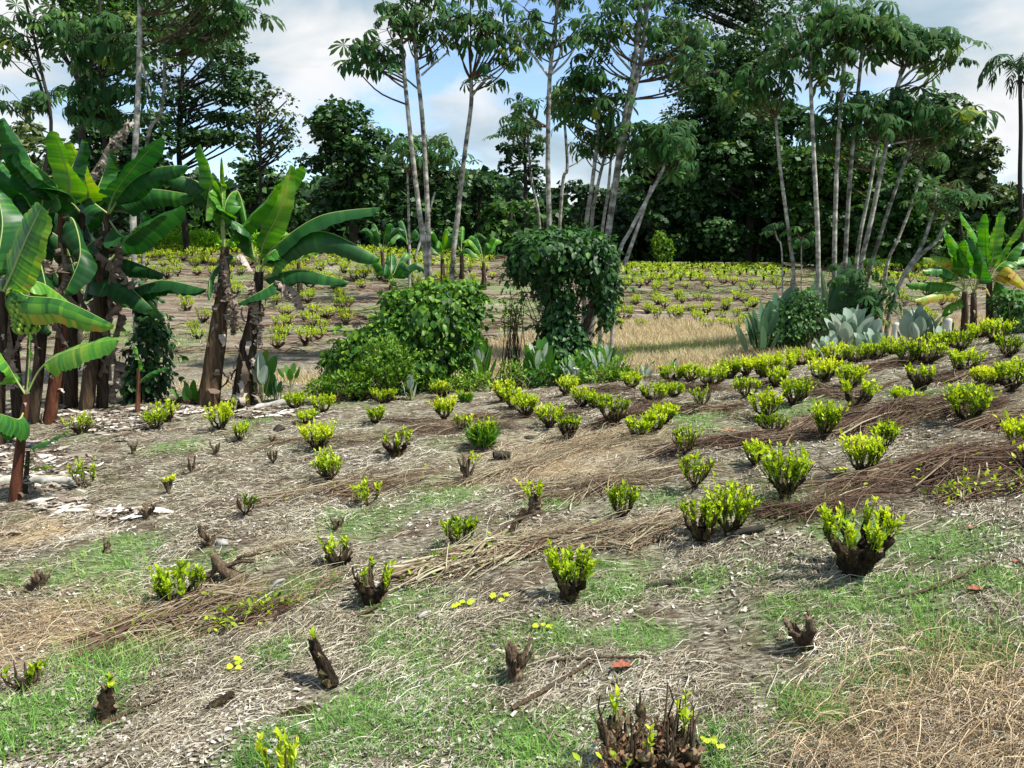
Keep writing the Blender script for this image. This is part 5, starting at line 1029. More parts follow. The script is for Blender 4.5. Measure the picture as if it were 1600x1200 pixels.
# right plants
def atY(px, Y): 
    g = atg(px, Y); return g
YR = 15.2
for k, (bx, cr, lab, lv) in enumerate([
 (1508,(1508,455),'left plant of the three bright banana plants with drooping lower leaves',[([(0,0),(-8,-30),(-20,-65),(-33,-100)],.3,.56,18,0,.0),([(0,0),(-15,-25),(-40,-38),(-66,-32)],.34,.46,50,.1,0),([(0,0),(-20,-10),(-50,-14),(-92,-12)],.34,.4,55,.1,.1),([(0,0),(-14,0),(-40,2),(-80,14)],.34,.56,55,.1,.35),([(0,0),(-6,-30),(-30,-52),(-66,-52)],.34,.55,50,.2,.3),([(0,0),(-2,-30),(2,-60),(0,-80)],.34,.42,40,0,0),([(0,0),(-8,12),(-30,24),(-34,40)],.3,.45,60,.2,.1),([(0,0),(10,-30),(-8,-66),(-26,-90)],.3,.38,40,.2,0)]),
 (1521,(1521,457),'middle plant of the three bright banana plants, the darkest leafed',[([(0,0),(4,-30),(6,-60),(-2,-84)],.4,.36,40,.1,0),([(0,0),(10,-20),(14,-50),(8,-70)],.36,.28,50,.2,0),([(0,0),(-14,8),(-34,18),(-50,24)],.2,.72,60,.3,.2),([(0,0),(8,-8),(20,-6),(26,6)],.1,.78,60,.4,.2),([(0,0),(-10,-30),(-22,-50),(-30,-40)],.36,.3,60,.2,0)]),
 (1546,(1546,438),'right plant of the three bright banana plants with an orange leaf',[([(0,0),(-8,-30),(-22,-70),(-46,-106)],.36,.5,20,0,0),([(0,0),(-4,-30),(-6,-66),(-6,-104)],.26,.46,30,0,0),([(0,0),(4,-32),(10,-70),(18,-108)],.24,.5,25,0,0),([(0,0),(12,-30),(34,-66),(62,-110)],.42,.5,18,.03,0),([(0,0),(14,-22),(36,-34),(72,-38)],.36,.42,45,.05,0),([(0,0),(10,-6),(30,-20),(62,14)],.42,.78,55,.3,.08),([(0,0),(14,4),(30,14),(60,30)],.4,.38,60,.3,.1),([(0,0),(-12,-8),(-20,6),(-22,30)],.12,.78,60,.5,.15),([(0,0),(20,-14),(30,-40),(50,-60)],.36,.4,50,.2,0)])]):
    b = atY(bx, YR + k * .3); rt, lc = plant(b, lab, 'bright banana plants on the right'); Y = YR + k * .3; q = lambda p, dy=0: P(p[0], p[1], Y + dy) - lc
    pstem(rt, [[0, 0, -.05], q((bx, 500)), q((bx, 475)), q(cr)], np.array([6, 5, 4.5, 3.5]) * Y / F, 'pstem', 8, 50 + k)
    for j, (pp, W, tone, dr, tn, ed) in enumerate(lv):
        dyy = [0, -.05, -.15, -.3] if j % 2 else [0, .05, .1, .15]
        bleaf(rt, lc, [(cr[0] + a, cr[1] + c) for a, c in pp], [Y + d for d in dyy], W, tone=tone, droop=dr, torn=tn, pf=.24, seed=200 + k * 10 + j, ribr=.012, edge=ed, roll=10)
# small far plants
def auto_banana(px, Y, hpx, n, lab, grp, tone=.38, W=.4, seed=0):
    b = atg(px, Y); rt, lc = plant(b, lab, grp); r = np.random.default_rng(seed); h = hpx * Y / F; st = h * .48
    pstem(rt, [[0, 0, -.05], [.02, 0, st * .5], [0, 0, st]], np.array([.12, .1, .06]), 'pstem', 6, seed)
    for j in range(n):
        a = j / n * 6.283 * 1.0 + r.normal(0, .3); o_ = np.array([math.cos(a), math.sin(a), 0]); e = (.25 + r.random() * .75); L = h * .55
        pts = [[0, 0, st], o_ * L * .25 * (1.2 - e * .6) + [0, 0, st + L * .35 * (.4 + e)], o_ * L * .6 * (1.15 - e * .5) + [0, 0, st + L * (.3 + .55 * e)], o_ * L * .95 * (1.15 - e * .55) + [0, 0, st + L * (.9 * e - .05)]]
        leaf3(rt, np.array(pts), W, tone=tone + r.normal(0, .06), droop=35 + r.random() * 25, torn=.15, pf=.2, seed=seed * 20 + j, ribr=.012, N=16)
FB = 'small banana plants at the top of the far slope'
auto_banana(612, 26, 122, 7, 'small banana plant with pale trunk, closest to the vine mound', FB, .3, .4, 301)
auto_banana(600, 35, 92, 8, 'tufted banana plant in front of the dark forest, behind the level leaf tips', FB, .24, .34, 302)
auto_banana(640, 38, 84, 8, 'banana plant between the pale tree trunks at the top of the slope', FB, .24, .34, 303)
auto_banana(692, 33, 96, 8, 'upright banana plant left of the leaning pale trunk', FB, .4, .38, 304)
auto_banana(756, 33, 88, 7, 'open banana plant with spoke like leaves right of the leaning pale trunk', FB, .4, .36, 305)
auto_banana(722, 36, 90, 7, 'dim banana plant right behind the leaning pale trunk', FB, .3, .36, 306)
auto_banana(470, 30, 120, 6, 'banana plant half hidden behind the twin trunk leaves', FB, .42, .4, 307)
auto_banana(1590, 17, 80, 6, 'low banana sucker at the right edge behind the black footed shrub', 'low banana suckers on the right', .36, .3, 308)

# ---------------------------------------------------------------- broad paddle leaved plants
def paddle_plant(label, px, Y, hpx, wpx, n, mat, seed, ll=.5, lw=.42, base=None, name='broadleaf_plant'):
    b = atg(px, Y) if base is None else base; rt = empty(name, b, label, 'broadleaf plant', 'broadleaf plants around the hollow'); r = np.random.default_rng(seed); s = Y / F; h = hpx * s; w = wpx * s / 2
    for j in range(n):
        a = j * 2.4 + r.normal(0, .3); q = ((j + .5) / n) ** .6; o_ = np.array([math.cos(a), math.sin(a), 0]); top = h * (1.02 - .45 * q * r.random()) * (1 - .25 * q)
        L = h * ll * (.8 + .4 * r.random()); e = o_ * w * q + [0, 0, top]; m_ = o_ * w * q * .55 + [0, 0, max(top - L, h * .08)]
        s_ = spline([o_ * w * .15 * q, m_, (m_ + e) / 2 + o_ * w * .02 + [0, 0, L * .03], e + o_ * w * .1], 12); tg = nrm(np.gradient(s_, axis=0))
        sd = nrm(np.cross(tg, o_ * r.choice([-1, -1, 1]) + [0, -.5, .15] + r.normal(0, .35, 3))); up_ = np.cross(sd, tg); i0 = 4; k = 12 - i0; t = np.linspace(0, 1, k)
        wd = L * lw * .5 * np.clip(np.sin(np.pi * t ** .8), .02, 1) ** .65; rows = [s_[i0:] + sd[i0:] * (wd * v)[:, None] + up_ [i0:] * (abs(v) * wd * .25)[:, None] for v in (-1, -.5, 0, .5, 1)]
        V = np.stack(rows, 1).reshape(-1, 3); aa = np.arange(k - 1)[:, None] * 5; bb = np.arange(4)[None]
        mb = MB(); mb.add(V, Q=np.stack([aa + bb, aa + bb + 1, aa + bb + 6, aa + bb + 5], -1).reshape(-1, 4), rnd=np.clip(.5 + r.normal(0, .16), 0, 1)); tubes(mb, s_[:6], np.full(6, .008), 4, .4, mat=1)
        mb.build('leaf', [M[mat], M['rib']], rt, smooth=True)
paddle_plant('upright paddle leaf plant at the right foot of the vine mound', 690, 14.3, 78, 70, 24, 'paddle', 1)
paddle_plant('paddle leaf plant with white undersides between the vine mound and the vine column', 745, 14.5, 92, 60, 26, 'paddle', 2)
paddle_plant('small lime paddle leaf plant in front of the vine mound', 640, 12.9, 52, 34, 7, 'paddle', 3)
paddle_plant('broadleaf plant with silver leaves at the left foot of the vine column', 845, 14.4, 78, 60, 24, 'paddle', 4)
paddle_plant('silver leaf plant directly under the vine column', 878, 15.0, 84, 60, 22, 'silver', 5)
paddle_plant('yellow green broadleaf weeds right of the vine column', 945, 14.2, 62, 80, 34, 'paddle', 6, .5, .34)
paddle_plant('dense green broadleaf weeds below the vine column', 900, 13.7, 52, 60, 34, 'paddle', 7, .5, .4)
paddle_plant('glossy broadleaf plant with white leaf backs right of the twin trunks', 402, 12.9, 96, 60, 13, 'paddle', 8, .42, .5)
paddle_plant('low green paddle leaves at the left foot of the twin trunks', 288, 12.9, 44, 60, 6, 'paddle', 9, .8, .4)
paddle_plant('short broadleaf plant with round leaves at the edge of the dry grass', 425, 13.0, 44, 40, 7, 'paddle', 10, .5, .55)
paddle_plant('weak yellowish broadleaf plant standing in the dry grass', 450, 15.5, 42, 40, 6, 'paddle', 11, .5, .5)
paddle_plant('tall dark paddle leaf plant left of the white trunks', 1222, 17.5, 118, 90, 14, 'darkpaddle', 12, .5, .42)
paddle_plant('spreading dark plant at the left end of the right thicket', 1195, 17.0, 92, 80, 26, 'darkpaddle', 13, .45, .3)
paddle_plant('huge dark leaf plant behind the white trunks', 1305, 18.4, 150, 130, 10, 'darkpaddle', 14, .62, .5)
paddle_plant('large silver leaf plant at the foot of the white trunks', 1330, 16.0, 84, 88, 30, 'silver', 15, .42, .62)
paddle_plant('small mixed green and silver plant below the large silver one', 1300, 14.6, 46, 60, 16, 'silver', 16, .5, .55)
paddle_plant('low silver leaf plant left of the grey post stump', 1368, 14.6, 46, 62, 18, 'silver', 17, .5, .64)
paddle_plant('silver leaf plant between the grey post and the cut post', 1432, 15.4, 74, 74, 22, 'silver', 18, .42, .64)
paddle_plant('green broad leaf plant beside the pale cut post', 1468, 15.2, 58, 50, 9, 'paddle', 19, .6, .5)
paddle_plant('green broad leaves below the right banana plants', 1575, 15.6, 62, 60, 9, 'paddle', 20, .6, .45)
paddle_plant('young broadleaf shoot in the dry grass near the ridge row', 1055, 15.0, 26, 20, 5, 'paddle', 21, .6, .4)
paddle_plant('pale broadleaf shoot left of the ridge row', 1010, 14.0, 26, 26, 6, 'silver', 22, .6, .4)

# ---------------------------------------------------------------- leafy mounds and vine columns
def mound(name, label, cat, blobs, n, mat, size, seed, Y0, tplw=.62, fall=.75, stems=(), density_in=.25, group=None, stemmat='drystub', mats=None, sprays=0):
    r = np.random.default_rng(seed); bx = np.mean([b_[0] for b_ in blobs]); root_p = atg(bx, Y0); rt = empty(name, root_p, label, cat, group)
    mb = MB(); vol = np.array([b_[3] * b_[4] for b_ in blobs], float) ** .9; vol /= vol.sum(); cs = []; 
    for (cx, cy, dy, rx, ry, rd) in blobs: cs.append((P(cx, cy, Y0 + dy) - root_p, np.array([rx, rd, ry]) * (Y0 + dy) / F))
    Ps, Ds = [], []
    for (c, rad), f in zip(cs, vol):
        m = int(n * f); d = nrm(r.normal(0, 1, (m, 3))); rr = np.where(r.random(m) < density_in, .45 + .5 * r.random(m), .9 + r.normal(0, .07, m))[:, None]
        lump = 1 + .1 * (fbm(d[:, :1] * 4 + d[:, 2:] * 2 + seed, d[:, 1:2] * 4, 3, 3) - .45) * 6 + .1 * np.sin(d[:, :1] * 7 + seed) * np.sin(d[:, 2:] * 6 + 1) + .08 * np.sin(d[:, 1:2] * 17)
        p = c + d * rad * rr * lump; Ps.append(p); Ds.append(nrm(d / rad))
    p = np.concatenate(Ps); d = np.concatenate(Ds); zg = H(p[:, 0] + root_p[0], p[:, 1] + root_p[1]) - root_p[2]; k = (p[:, 2] > zg + .03) & (r.random(len(p)) < np.clip(.25 + (vnoise(p[:, 0] * 3.3 / (Y0 / 14) + seed, p[:, 2] * 3.3 / (Y0 / 14) + p[:, 1] * 2, 7) ) * 1.5, 0, 1)); p, d = p[k], d[k]; m = len(p)
    ld = nrm(d * .55 + [0, 0, -fall] + r.normal(0, .35, (m, 3))); upv = d + [0, -.15, .5] + r.normal(0, .3, (m, 3))
    ms = mats or [mat]; pick = r.integers(0, len(ms), m)
    for i_, mm in enumerate(ms):
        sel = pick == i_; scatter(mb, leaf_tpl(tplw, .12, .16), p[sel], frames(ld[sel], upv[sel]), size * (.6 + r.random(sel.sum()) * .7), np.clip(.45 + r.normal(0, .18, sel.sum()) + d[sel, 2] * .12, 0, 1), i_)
    if n > 1200 or sprays:
        q_ = int(max(30, n * .02)) if not sprays else sprays; ii = r.integers(0, m, q_); o_ = nrm(d[ii] * [1, 1, .6] + [0, 0, .25] + r.normal(0, .3, (q_, 3))); ln = (.14 + .3 * r.random((q_, 1))) * (rt_sc := Y0 / 14.0)
        b_ = p[ii] - d[ii] * .05; st = np.stack([b_ + o_ * ln * u_ + np.array([0, 0, -1.]) * ln * (u_ ** 2) * (.5 if fall > 0 else -.3) for u_ in np.linspace(0, 1, 5)], 1)
        leaves_on(mb, r, st, 7, size * .9, leaf_tpl(tplw, .12, .16), .6, 1.1); tubes(mb, st, np.full((q_, 5), .004 * rt_sc), 3, .2)
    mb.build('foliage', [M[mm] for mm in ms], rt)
    sm = MB()
    for st in stems:
        pts = np.array([P(a, c, Y0 + (e if len(q3) > 2 else 0)) for q3 in st[0] for a, c, e in [(q3[0], q3[1], q3[2] if len(q3) > 2 else 0)]]) - root_p
        s_ = spline(pts, 12); s_[1:-1] += r.normal(0, .02, (10, 3)); tubes(sm, s_, np.linspace(st[1], st[2], 12) * Y0 / F, 7, r.random())
    for j in range(26):
        c, rad = cs[int(r.integers(0, len(cs)))]; e = c + nrm(r.normal(0, 1, 3)) * rad * .85; b0 = np.array([r.normal(0, .15), r.normal(0, .15), 0]); tubes(sm, spline([b0, (b0 + e) / 2 + r.normal(0, .06, 3), e], 8), np.linspace(.012, .004, 8), 4, r.random())
    sm.build('stems', M[stemmat], rt, smooth=True)
    return rt
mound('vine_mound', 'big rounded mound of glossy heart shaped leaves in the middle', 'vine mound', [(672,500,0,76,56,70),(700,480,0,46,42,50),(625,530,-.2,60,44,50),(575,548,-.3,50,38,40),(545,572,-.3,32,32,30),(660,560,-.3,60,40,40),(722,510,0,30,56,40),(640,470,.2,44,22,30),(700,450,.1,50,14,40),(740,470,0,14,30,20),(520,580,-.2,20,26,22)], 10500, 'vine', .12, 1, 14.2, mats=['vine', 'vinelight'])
mound('leafy_bush', 'fine leaved yellow green bush in front of the big mound', 'bush', [(600,570,0,42,42,30),(575,590,0,40,22,24),(625,590,0,26,26,24)], 2600, 'vinelight', .07, 2, 13.0, tplw=.4, fall=-.4)
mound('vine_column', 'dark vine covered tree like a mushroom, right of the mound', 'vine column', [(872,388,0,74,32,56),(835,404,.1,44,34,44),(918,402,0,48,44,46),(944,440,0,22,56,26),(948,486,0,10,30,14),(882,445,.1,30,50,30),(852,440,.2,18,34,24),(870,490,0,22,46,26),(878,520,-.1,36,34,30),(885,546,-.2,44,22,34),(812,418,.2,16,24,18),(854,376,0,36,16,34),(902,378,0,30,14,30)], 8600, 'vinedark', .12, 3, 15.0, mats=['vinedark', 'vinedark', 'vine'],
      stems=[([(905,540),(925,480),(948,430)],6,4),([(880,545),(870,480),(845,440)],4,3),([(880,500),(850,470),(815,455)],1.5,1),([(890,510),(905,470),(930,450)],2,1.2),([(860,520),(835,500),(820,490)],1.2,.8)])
mound('leafy_bush', 'thin olive shrub with reddish twigs left of the vine column', 'bush', [(803,470,0,20,24,20),(800,500,0,16,20,16)], 500, 'vinelight', .07, 4, 15.5, tplw=.4, fall=-.3)
mound('leafy_bush', 'low leafy undergrowth bush at the left foot of the big mound', 'bush', [(540,600,0,42,16,20),(500,606,0,26,12,16)], 1100, 'vinelight', .07, 5, 12.8, tplw=.45, fall=-.2)
mound('leafy_bush', 'dark round leaved bush right behind the banana clump', 'bush', [(235,560,0,34,60,34),(215,600,0,26,40,30),(240,510,0,24,26,24),(225,470,0,14,30,16)], 1500, 'vinedark', .12, 6, 13.4)
mound('leafy_bush', 'dark thicket of small leaves left of the white trunks', 'bush', [(1245,505,0,44,34,34),(1215,520,0,40,24,30),(1255,480,0,26,30,26)], 2400, 'vinedark', .09, 7, 17.2, mats=['vinedark', 'vine'])
mound('leafy_bush', 'green tangled bush at the right edge beside the dark mound', 'bush', [(1592,490,0,22,26,20),(1575,470,.2,24,20,20)], 700, 'vine', .1, 9, 15.0)
mound('leafy_bush', 'brilliant lime green round hedge bush at the top of the left slope', 'bush', [(262,378,0,34,16,24),(232,382,0,20,12,18)], 3000, 'limegreen', .16, 10, 44, fall=-.4, tplw=.5)
mound('leafy_bush', 'brilliant lime green hedge bush just left of the twin trunks', 'bush', [(315,378,0,26,15,20),(335,384,0,20,12,18)], 2200, 'limegreen', .16, 11, 44, fall=-.4, tplw=.5)
mound('leafy_bush', 'lime green hedge bush seen between the twin banana crowns', 'bush', [(400,380,0,26,14,18),(370,384,0,18,10,14)], 1800, 'limegreen', .16, 12, 44, fall=-.4, tplw=.5)
mound('leafy_bush', 'bright green sapling clump against the dark forest foot', 'bush', [(1035,392,0,16,22,14),(1030,376,0,9,14,9)], 900, 'vinelight', .2, 13, 52, fall=-.3)
mound('leafy_bush', 'dark grey brown thicket mound on the right edge of the ridge', 'bush', [(1600,512,0,24,16,24)], 700, 'vinedark', .07, 14, 13.4, tplw=.25)
mound('flowering_weed', 'weedy patch with dry stalks left of the broadleaf weeds', 'weed', [(800,590,0,22,26,18)], 420, 'vinelight', .07, 15, 13.6, tplw=.35, fall=-.4, stemmat='twig')

mound('weed_patch', 'low green weed patch between the big mound and the paddle leaves', 'weed', [(700,604,0,46,14,24),(740,600,0,30,18,20)], 900, 'vinelight', .07, 31, 13.6, tplw=.4, fall=-.2, stemmat='twig', sprays=30)
mound('weed_patch', 'low green weed patch in front of the silver leaves under the vine column', 'weed', [(850,592,0,44,16,24),(890,590,0,30,20,20)], 900, 'vine', .08, 32, 13.8, tplw=.5, fall=-.2, stemmat='twig', sprays=30)
mound('weed_patch', 'low lime weed patch under the yellow green broadleaf weeds', 'weed', [(940,592,0,44,16,24),(975,590,0,26,12,20)], 900, 'vinelight', .08, 33, 13.6, tplw=.45, fall=-.2, stemmat='twig', sprays=30)
# ---------------------------------------------------------------- umbrella trees (pale slender trunks, hand shaped leaves)
def palm_leaf(droop, seed):
    r = np.random.default_rng(seed); V = [[0, 0, 0]]; T = []; Q = []
    for j, a in enumerate(np.radians(np.linspace(-150, 150, 9))):
        a += r.normal(0, .06); L = (1 - .22 * abs(a) / 2.5) * r.uniform(.85, 1.1); dr = droop * r.uniform(.6, 1.4)
        d = np.array([math.sin(a), math.cos(a), 0]); s = np.array([math.cos(a), -math.sin(a), 0]); b = len(V)
        for t, w in ((.42, .065), (.74, .125)):
            q = t * math.cos(dr * t); z = -t * math.sin(dr * t) + .04
            V += [list(d * L * q - s * w + [0, 0, z * L]), list(d * L * q + s * w + [0, 0, z * L - .03])]
        V.append(list(d * L * math.cos(dr) + [0, 0, -math.sin(dr) * L])); T += [[0, b + 1, b], [b + 2, b + 3, b + 4]]; Q.append([b, b + 1, b + 3, b + 2])
    return np.array(V), np.array(Q), np.array(T)
HANDS = [palm_leaf(.35, 1), palm_leaf(.8, 2), palm_leaf(1.15, 3), palm_leaf(.6, 4)]
def umbrella_tree(label, trunk, rb, rt_, Y, crowns, seed, group='slender pale umbrella trees', leafR=.33, mat='cecropia', tmat='pale', nl=5, name='umbrella_tree', extra=()):
    r = np.random.default_rng(seed); b = atg(trunk[0][0], Y); root = empty(name, b, label, 'tree', group); s = Y / F
    q = lambda px, py, dy=0: P(px, py, Y + dy) - b
    pts = [np.array([0, 0, -.1])] + [q(*t) for t in trunk[1:]] if trunk[0][1] is None else [q(*t) for t in trunk]
    if trunk[0][1] is not None and pts[0][2] > .3: pts = [np.array([pts[0][0] - (pts[1][0] - pts[0][0]) * .3, 0, -.1])] + pts
    sp = spline(pts, 26); mb = MB(); V = tubes(mb, sp, np.linspace(rb, rt_, 26) * .8 * s * (1 + r.normal(0, .03, 26)), 9, r.random() * .5)
    for (pp, ra, rb2) in extra: tubes(mb, spline([q(*t) for t in pp], 12), np.linspace(ra, rb2, 12) * s, 7, r.random() * .5)
    lm = MB(); br = MB(); ends = []
    for (cx, cy, rx, ry, nb) in crowns:
        nb = max(2, int(round(nb * .92)))
        for j in range(nb):
            a = j * 2.39996 + r.normal(0, .5); f = math.sqrt((j + .5) / nb) * r.uniform(.75, 1.2); e = q(cx + math.cos(a) * rx * f, cy + math.sin(a) * ry * f, 0) ; e[1] += r.normal(0, 1) * rx * s * .45
            dz = sp[:, 2]; want = e[2] - (.35 + r.random() * .5) * (abs(e[0]) * .0 + math.hypot(e[0] - sp[-1, 0], e[1]) * .9 + .2); k = int(np.clip(np.argmin(np.abs(dz - want)), 12, 25)); b0 = sp[k]
            m_ = b0 + (e - b0) * .55 + [0, 0, -.12 * np.linalg.norm(e - b0)] * 1
            p = spline([b0, m_, e], 8); tubes(br, p, np.linspace(max(.45 * rt_ * s, .012), .012, 8), 5, r.random() * .6); ends.append(p)
            n = int(nl * (.7 + r.random() * .6)); an = r.random() * 6.28 + np.arange(n) * 2.4; el = r.normal(.15, .35, n); tl = r.random(n) * .45
            base = p[-1] - (p[-1] - p[-2]) * tl[:, None] * 2; pd = nrm(np.stack([np.cos(an), np.sin(an), el + .2], -1)); pl = (.22 + r.random(n) * .3)[:, None] * (leafR / .33)
            tip = base + pd * pl - [0, 0, .03]; tubes(br, np.stack([base, (base + tip) / 2 + [0, 0, .04], tip], 1), np.full((n, 3), .006), 3, .4)
            ld = nrm(np.stack([np.cos(an), np.sin(an), np.full(n, -.35) + r.normal(0, .3, n)], -1)); upv = np.stack([np.cos(an) * .35, np.sin(an) * .35, np.ones(n)], -1) + r.normal(0, .22, (n, 3))
            pk = r.integers(0, 4, n); sz = leafR * 1.02 * (.6 + r.random(n) * .65); rv = np.clip(r.normal(.42, .17, n) + (r.random(n) < .05) * .5, 0, 1); fr = frames(ld, upv)
            for h_ in range(4):
                k_ = pk == h_
                if k_.any(): scatter(lm, HANDS[h_], tip[k_], fr[k_], sz[k_], rv[k_])
    mb.build('trunk', M[tmat], root, smooth=True); br.build('branches', M['darktrunk' if tmat == 'darktrunk' else 'drystub'], root); lm.build('crown', M[mat], root)
U = umbrella_tree
U('slender tree left of three, slightly S curved, its crown cut by the top edge', [(668,None),(668,440),(655,330),(642,220),(633,130),(627,60)], 5.5, 3.5, 19, [(598,50,52,62,9),(640,20,40,40,6),(575,95,34,16,3)], 1, extra=[([(632,125),(612,115),(585,108)],1.5,1),([(636,140),(610,122),(575,85)],1.5,1)])
U('slender straight tree in the middle of the front three', [(673,None),(671,440),(668,330),(661,200),(652,110),(646,40)], 5.5, 3.5, 19.4, [(660,25,50,52,10),(690,60,26,30,3)], 2, extra=[([(658,118),(680,98),(702,80)],1.8,1.2),([(654,140),(630,120),(610,108)],1.5,1)])
U('slender tree right of three with a forked top and drooping leaves', [(702,None),(706,430),(716,330),(726,240),(736,165),(736,125)], 5.5, 3.5, 19.8, [(740,40,56,58,12),(790,60,34,50,6),(755,120,16,14,2)], 3, leafR=.38, extra=[([(739,148),(755,128),(790,102)],2,1.3)])
U('thin pale tree behind the front three with a low umbrella crown', [(640,None),(640,400),(638,320),(637,270)], 3, 2, 30, [(655,235,45,28,9),(700,245,30,14,4)], 4, leafR=.5, extra=[([(650,400),(665,350),(680,300)],2,1.3)])
U('sparse umbrella tree with two long side arms, left of the middle group', [(858,None),(858,355),(856,250),(859,120),(870,20),(874,-60)], 5.5, 3, 18, [(820,20,22,20,4),(845,70,16,16,3),(880,-10,26,20,4),(898,45,24,30,4),(812,170,18,12,3)], 5, nl=4.5, leafR=.28, extra=[([(859,122),(835,90),(802,45)],2,1),([(859,118),(885,95),(906,60)],2,1),([(859,115),(875,85),(875,40)],2,1)])
U('tallest twin stemmed umbrella tree leaning right in the middle group', [(918,None),(922,515),(942,420),(960,300),(980,190),(1004,80),(1014,-40)], 8, 4, 18.4, [(960,30,40,30,7),(1060,60,60,44,11),(920,60,24,26,4),(1000,-10,40,24,5),(1090,90,30,30,4)], 6, extra=[([(935,470),(955,330),(975,190),(993,90),(1004,-40)],5.5,3),([(990,115),(960,80),(935,40)],2,1.2),([(992,110),(1030,80),(1060,50)],2,1.2),([(988,125),(1020,110),(1070,80)],2,1.2)])
U('densely crowned umbrella tree in front of the tallest twin stem', [(912,None),(915,370),(925,290),(934,210),(936,150)], 5, 3, 18.8, [(930,150,46,40,12),(905,120,26,20,4),(960,190,26,30,5),(890,190,14,20,3)], 7, leafR=.34)
U('second crowned tree close beside the densest one', [(922,None),(924,365),(932,300),(948,230),(955,190)], 4, 2.4, 19.2, [(950,215,34,30,6),(920,225,26,18,4)], 8, leafR=.28)
U('umbrella tree leaning hard right with a low round crown', [(955,None),(965,410),(985,360),(1012,310),(1036,265),(1040,240)], 4.5, 2.6, 18, [(1035,225,44,32,12),(1060,245,24,20,4),(1005,205,22,14,3)], 9, leafR=.36, extra=[([(975,415),(1000,345),(1018,290)],3.5,2)])
U('thin leaning tree at the left of the middle group, small crown', [(850,None),(843,350),(832,290),(826,230),(824,195)], 3, 1.8, 22, [(820,195,24,14,5),(800,200,12,8,2)], 10, leafR=.3)
U('thin crooked tree with one side arm behind the middle group', [(866,None),(878,300),(886,265),(884,215),(881,180)], 3.5, 2.4, 22, [(880,150,16,26,4)], 11, leafR=.36, extra=[([(886,262),(900,255),(912,246)],1.3,.8)])
U('white mottled stem between the dense crowns of the middle group', [(938,None),(940,380),(950,300),(955,240)], 3.5, 2.4, 19, [(955,232,16,14,3)], 12, leafR=.26)
RG = 'pale umbrella trees of the right group'
U('leftmost slim trunk of the right group with a yellowish crown', [(1242,None),(1240,435),(1232,360),(1220,270),(1212,185)], 4.2, 2.6, 18.5, [(1195,135,40,36,9),(1165,150,16,12,2),(1215,105,20,16,3)], 21, RG, leafR=.32)
U('straight white trunk of the right group standing closest', [(1278,None),(1278,505),(1278,380),(1272,250),(1267,140),(1266,80)], 5.2, 3, 17.8, [(1250,60,50,34,10),(1280,100,30,20,4)], 22, RG, leafR=.36, extra=[([(1268,100),(1245,75),(1220,60)],1.5,1)])
U('white trunk of the right group with the tallest crown', [(1302,None),(1303,490),(1304,380),(1308,250),(1316,140),(1322,60)], 5.2, 3, 18.2, [(1318,40,44,44,12),(1290,25,26,24,4)], 23, RG, leafR=.36)
U('white trunk pressed against its neighbour in the right group', [(1312,None),(1316,490),(1322,380),(1328,280),(1338,170),(1347,80)], 5, 3, 18.4, [(1350,60,40,44,10),(1370,40,20,24,4)], 24, RG, leafR=.36)
U('right group tree with a low dark crown among the trunks', [(1326,None),(1332,480),(1342,380),(1358,300),(1372,220)], 4.5, 2.6, 18.6, [(1340,170,50,40,10),(1310,200,40,20,6),(1300,230,26,16,3)], 25, RG, leafR=.34)
U('right group tree whose wide crown sweeps far to the right', [(1338,None),(1345,420),(1362,340),(1382,240),(1398,150),(1412,105)], 5, 3.2, 18.8, [(1420,60,46,34,12),(1470,85,34,26,7),(1395,70,20,30,3)], 26, RG, leafR=.38, extra=[([(1402,135),(1425,110),(1460,95)],2.4,1.4)])
U('right group tree with a broad drooping lower crown', [(1350,None),(1356,440),(1378,360),(1408,270),(1424,225)], 4.6, 2.6, 19.2, [(1440,180,52,36,14),(1490,190,30,26,6),(1400,170,34,20,5)], 27, RG, leafR=.4, extra=[([(1392,225),(1430,218),(1470,212)],1.8,1)])
U('thin leaning pole tree right of the right group, crown lost in the forest', [(1378,None),(1385,420),(1405,370),(1428,310),(1440,260)], 3.4, 2, 21, [(1440,235,30,22,5)], 28, RG, leafR=.3)
U('pale mottled leaning twin trunk near the bright banana plants', [(1386,None),(1390,490),(1412,430),(1440,385),(1458,330),(1462,300)], 5, 2.2, 17.5, [(1470,320,40,18,6),(1485,300,16,12,3)], 29, RG, leafR=.3, extra=[([(1412,432),(1438,398),(1465,375),(1482,330)],4,2)])
U('small umbrella sapling with a papaya like top left of the slim trunk', [(1225,None),(1222,400),(1214,372),(1210,355)], 1.6, 1.2, 18.5, [(1208,352,8,8,2)], 30, RG, leafR=.2)
U('small umbrella sapling in front of the dark thicket', [(1252,None),(1252,450),(1252,400),(1252,375)], 1.4, 1.1, 18.5, [(1252,372,10,12,3)], 31, RG, leafR=.22)
U('low papaya like umbrella plant right of the white trunks', [(1345,None),(1345,490),(1346,465),(1348,450)], 2, 1.4, 17.4, [(1345,448,30,28,9),(1352,482,20,14,4)], 32, RG, leafR=.32)
LG = 'tall trees of the left group'
U('tall straight white trunk on the left, crown above the frame', [(208,None),(208,330),(212,220),(217,120),(219,0),(220,-120)], 6.2, 4, 17, [(250,-60,60,40,10),(330,-20,60,20,8)], 41, LG, tmat='pale', extra=[([(222,100),(230,130),(235,150)],1.8,1.5)])
U('dark thin trunked umbrella tree left of the white trunk', [(164,None),(164,330),(163,220),(160,140),(157,40),(155,-30)], 3.6, 2.6, 18, [(165,70,50,40,12),(130,150,30,22,6),(190,150,34,36,8),(150,185,30,16,5),(115,60,24,30,4)], 42, LG, tmat='darktrunk', leafR=.36)
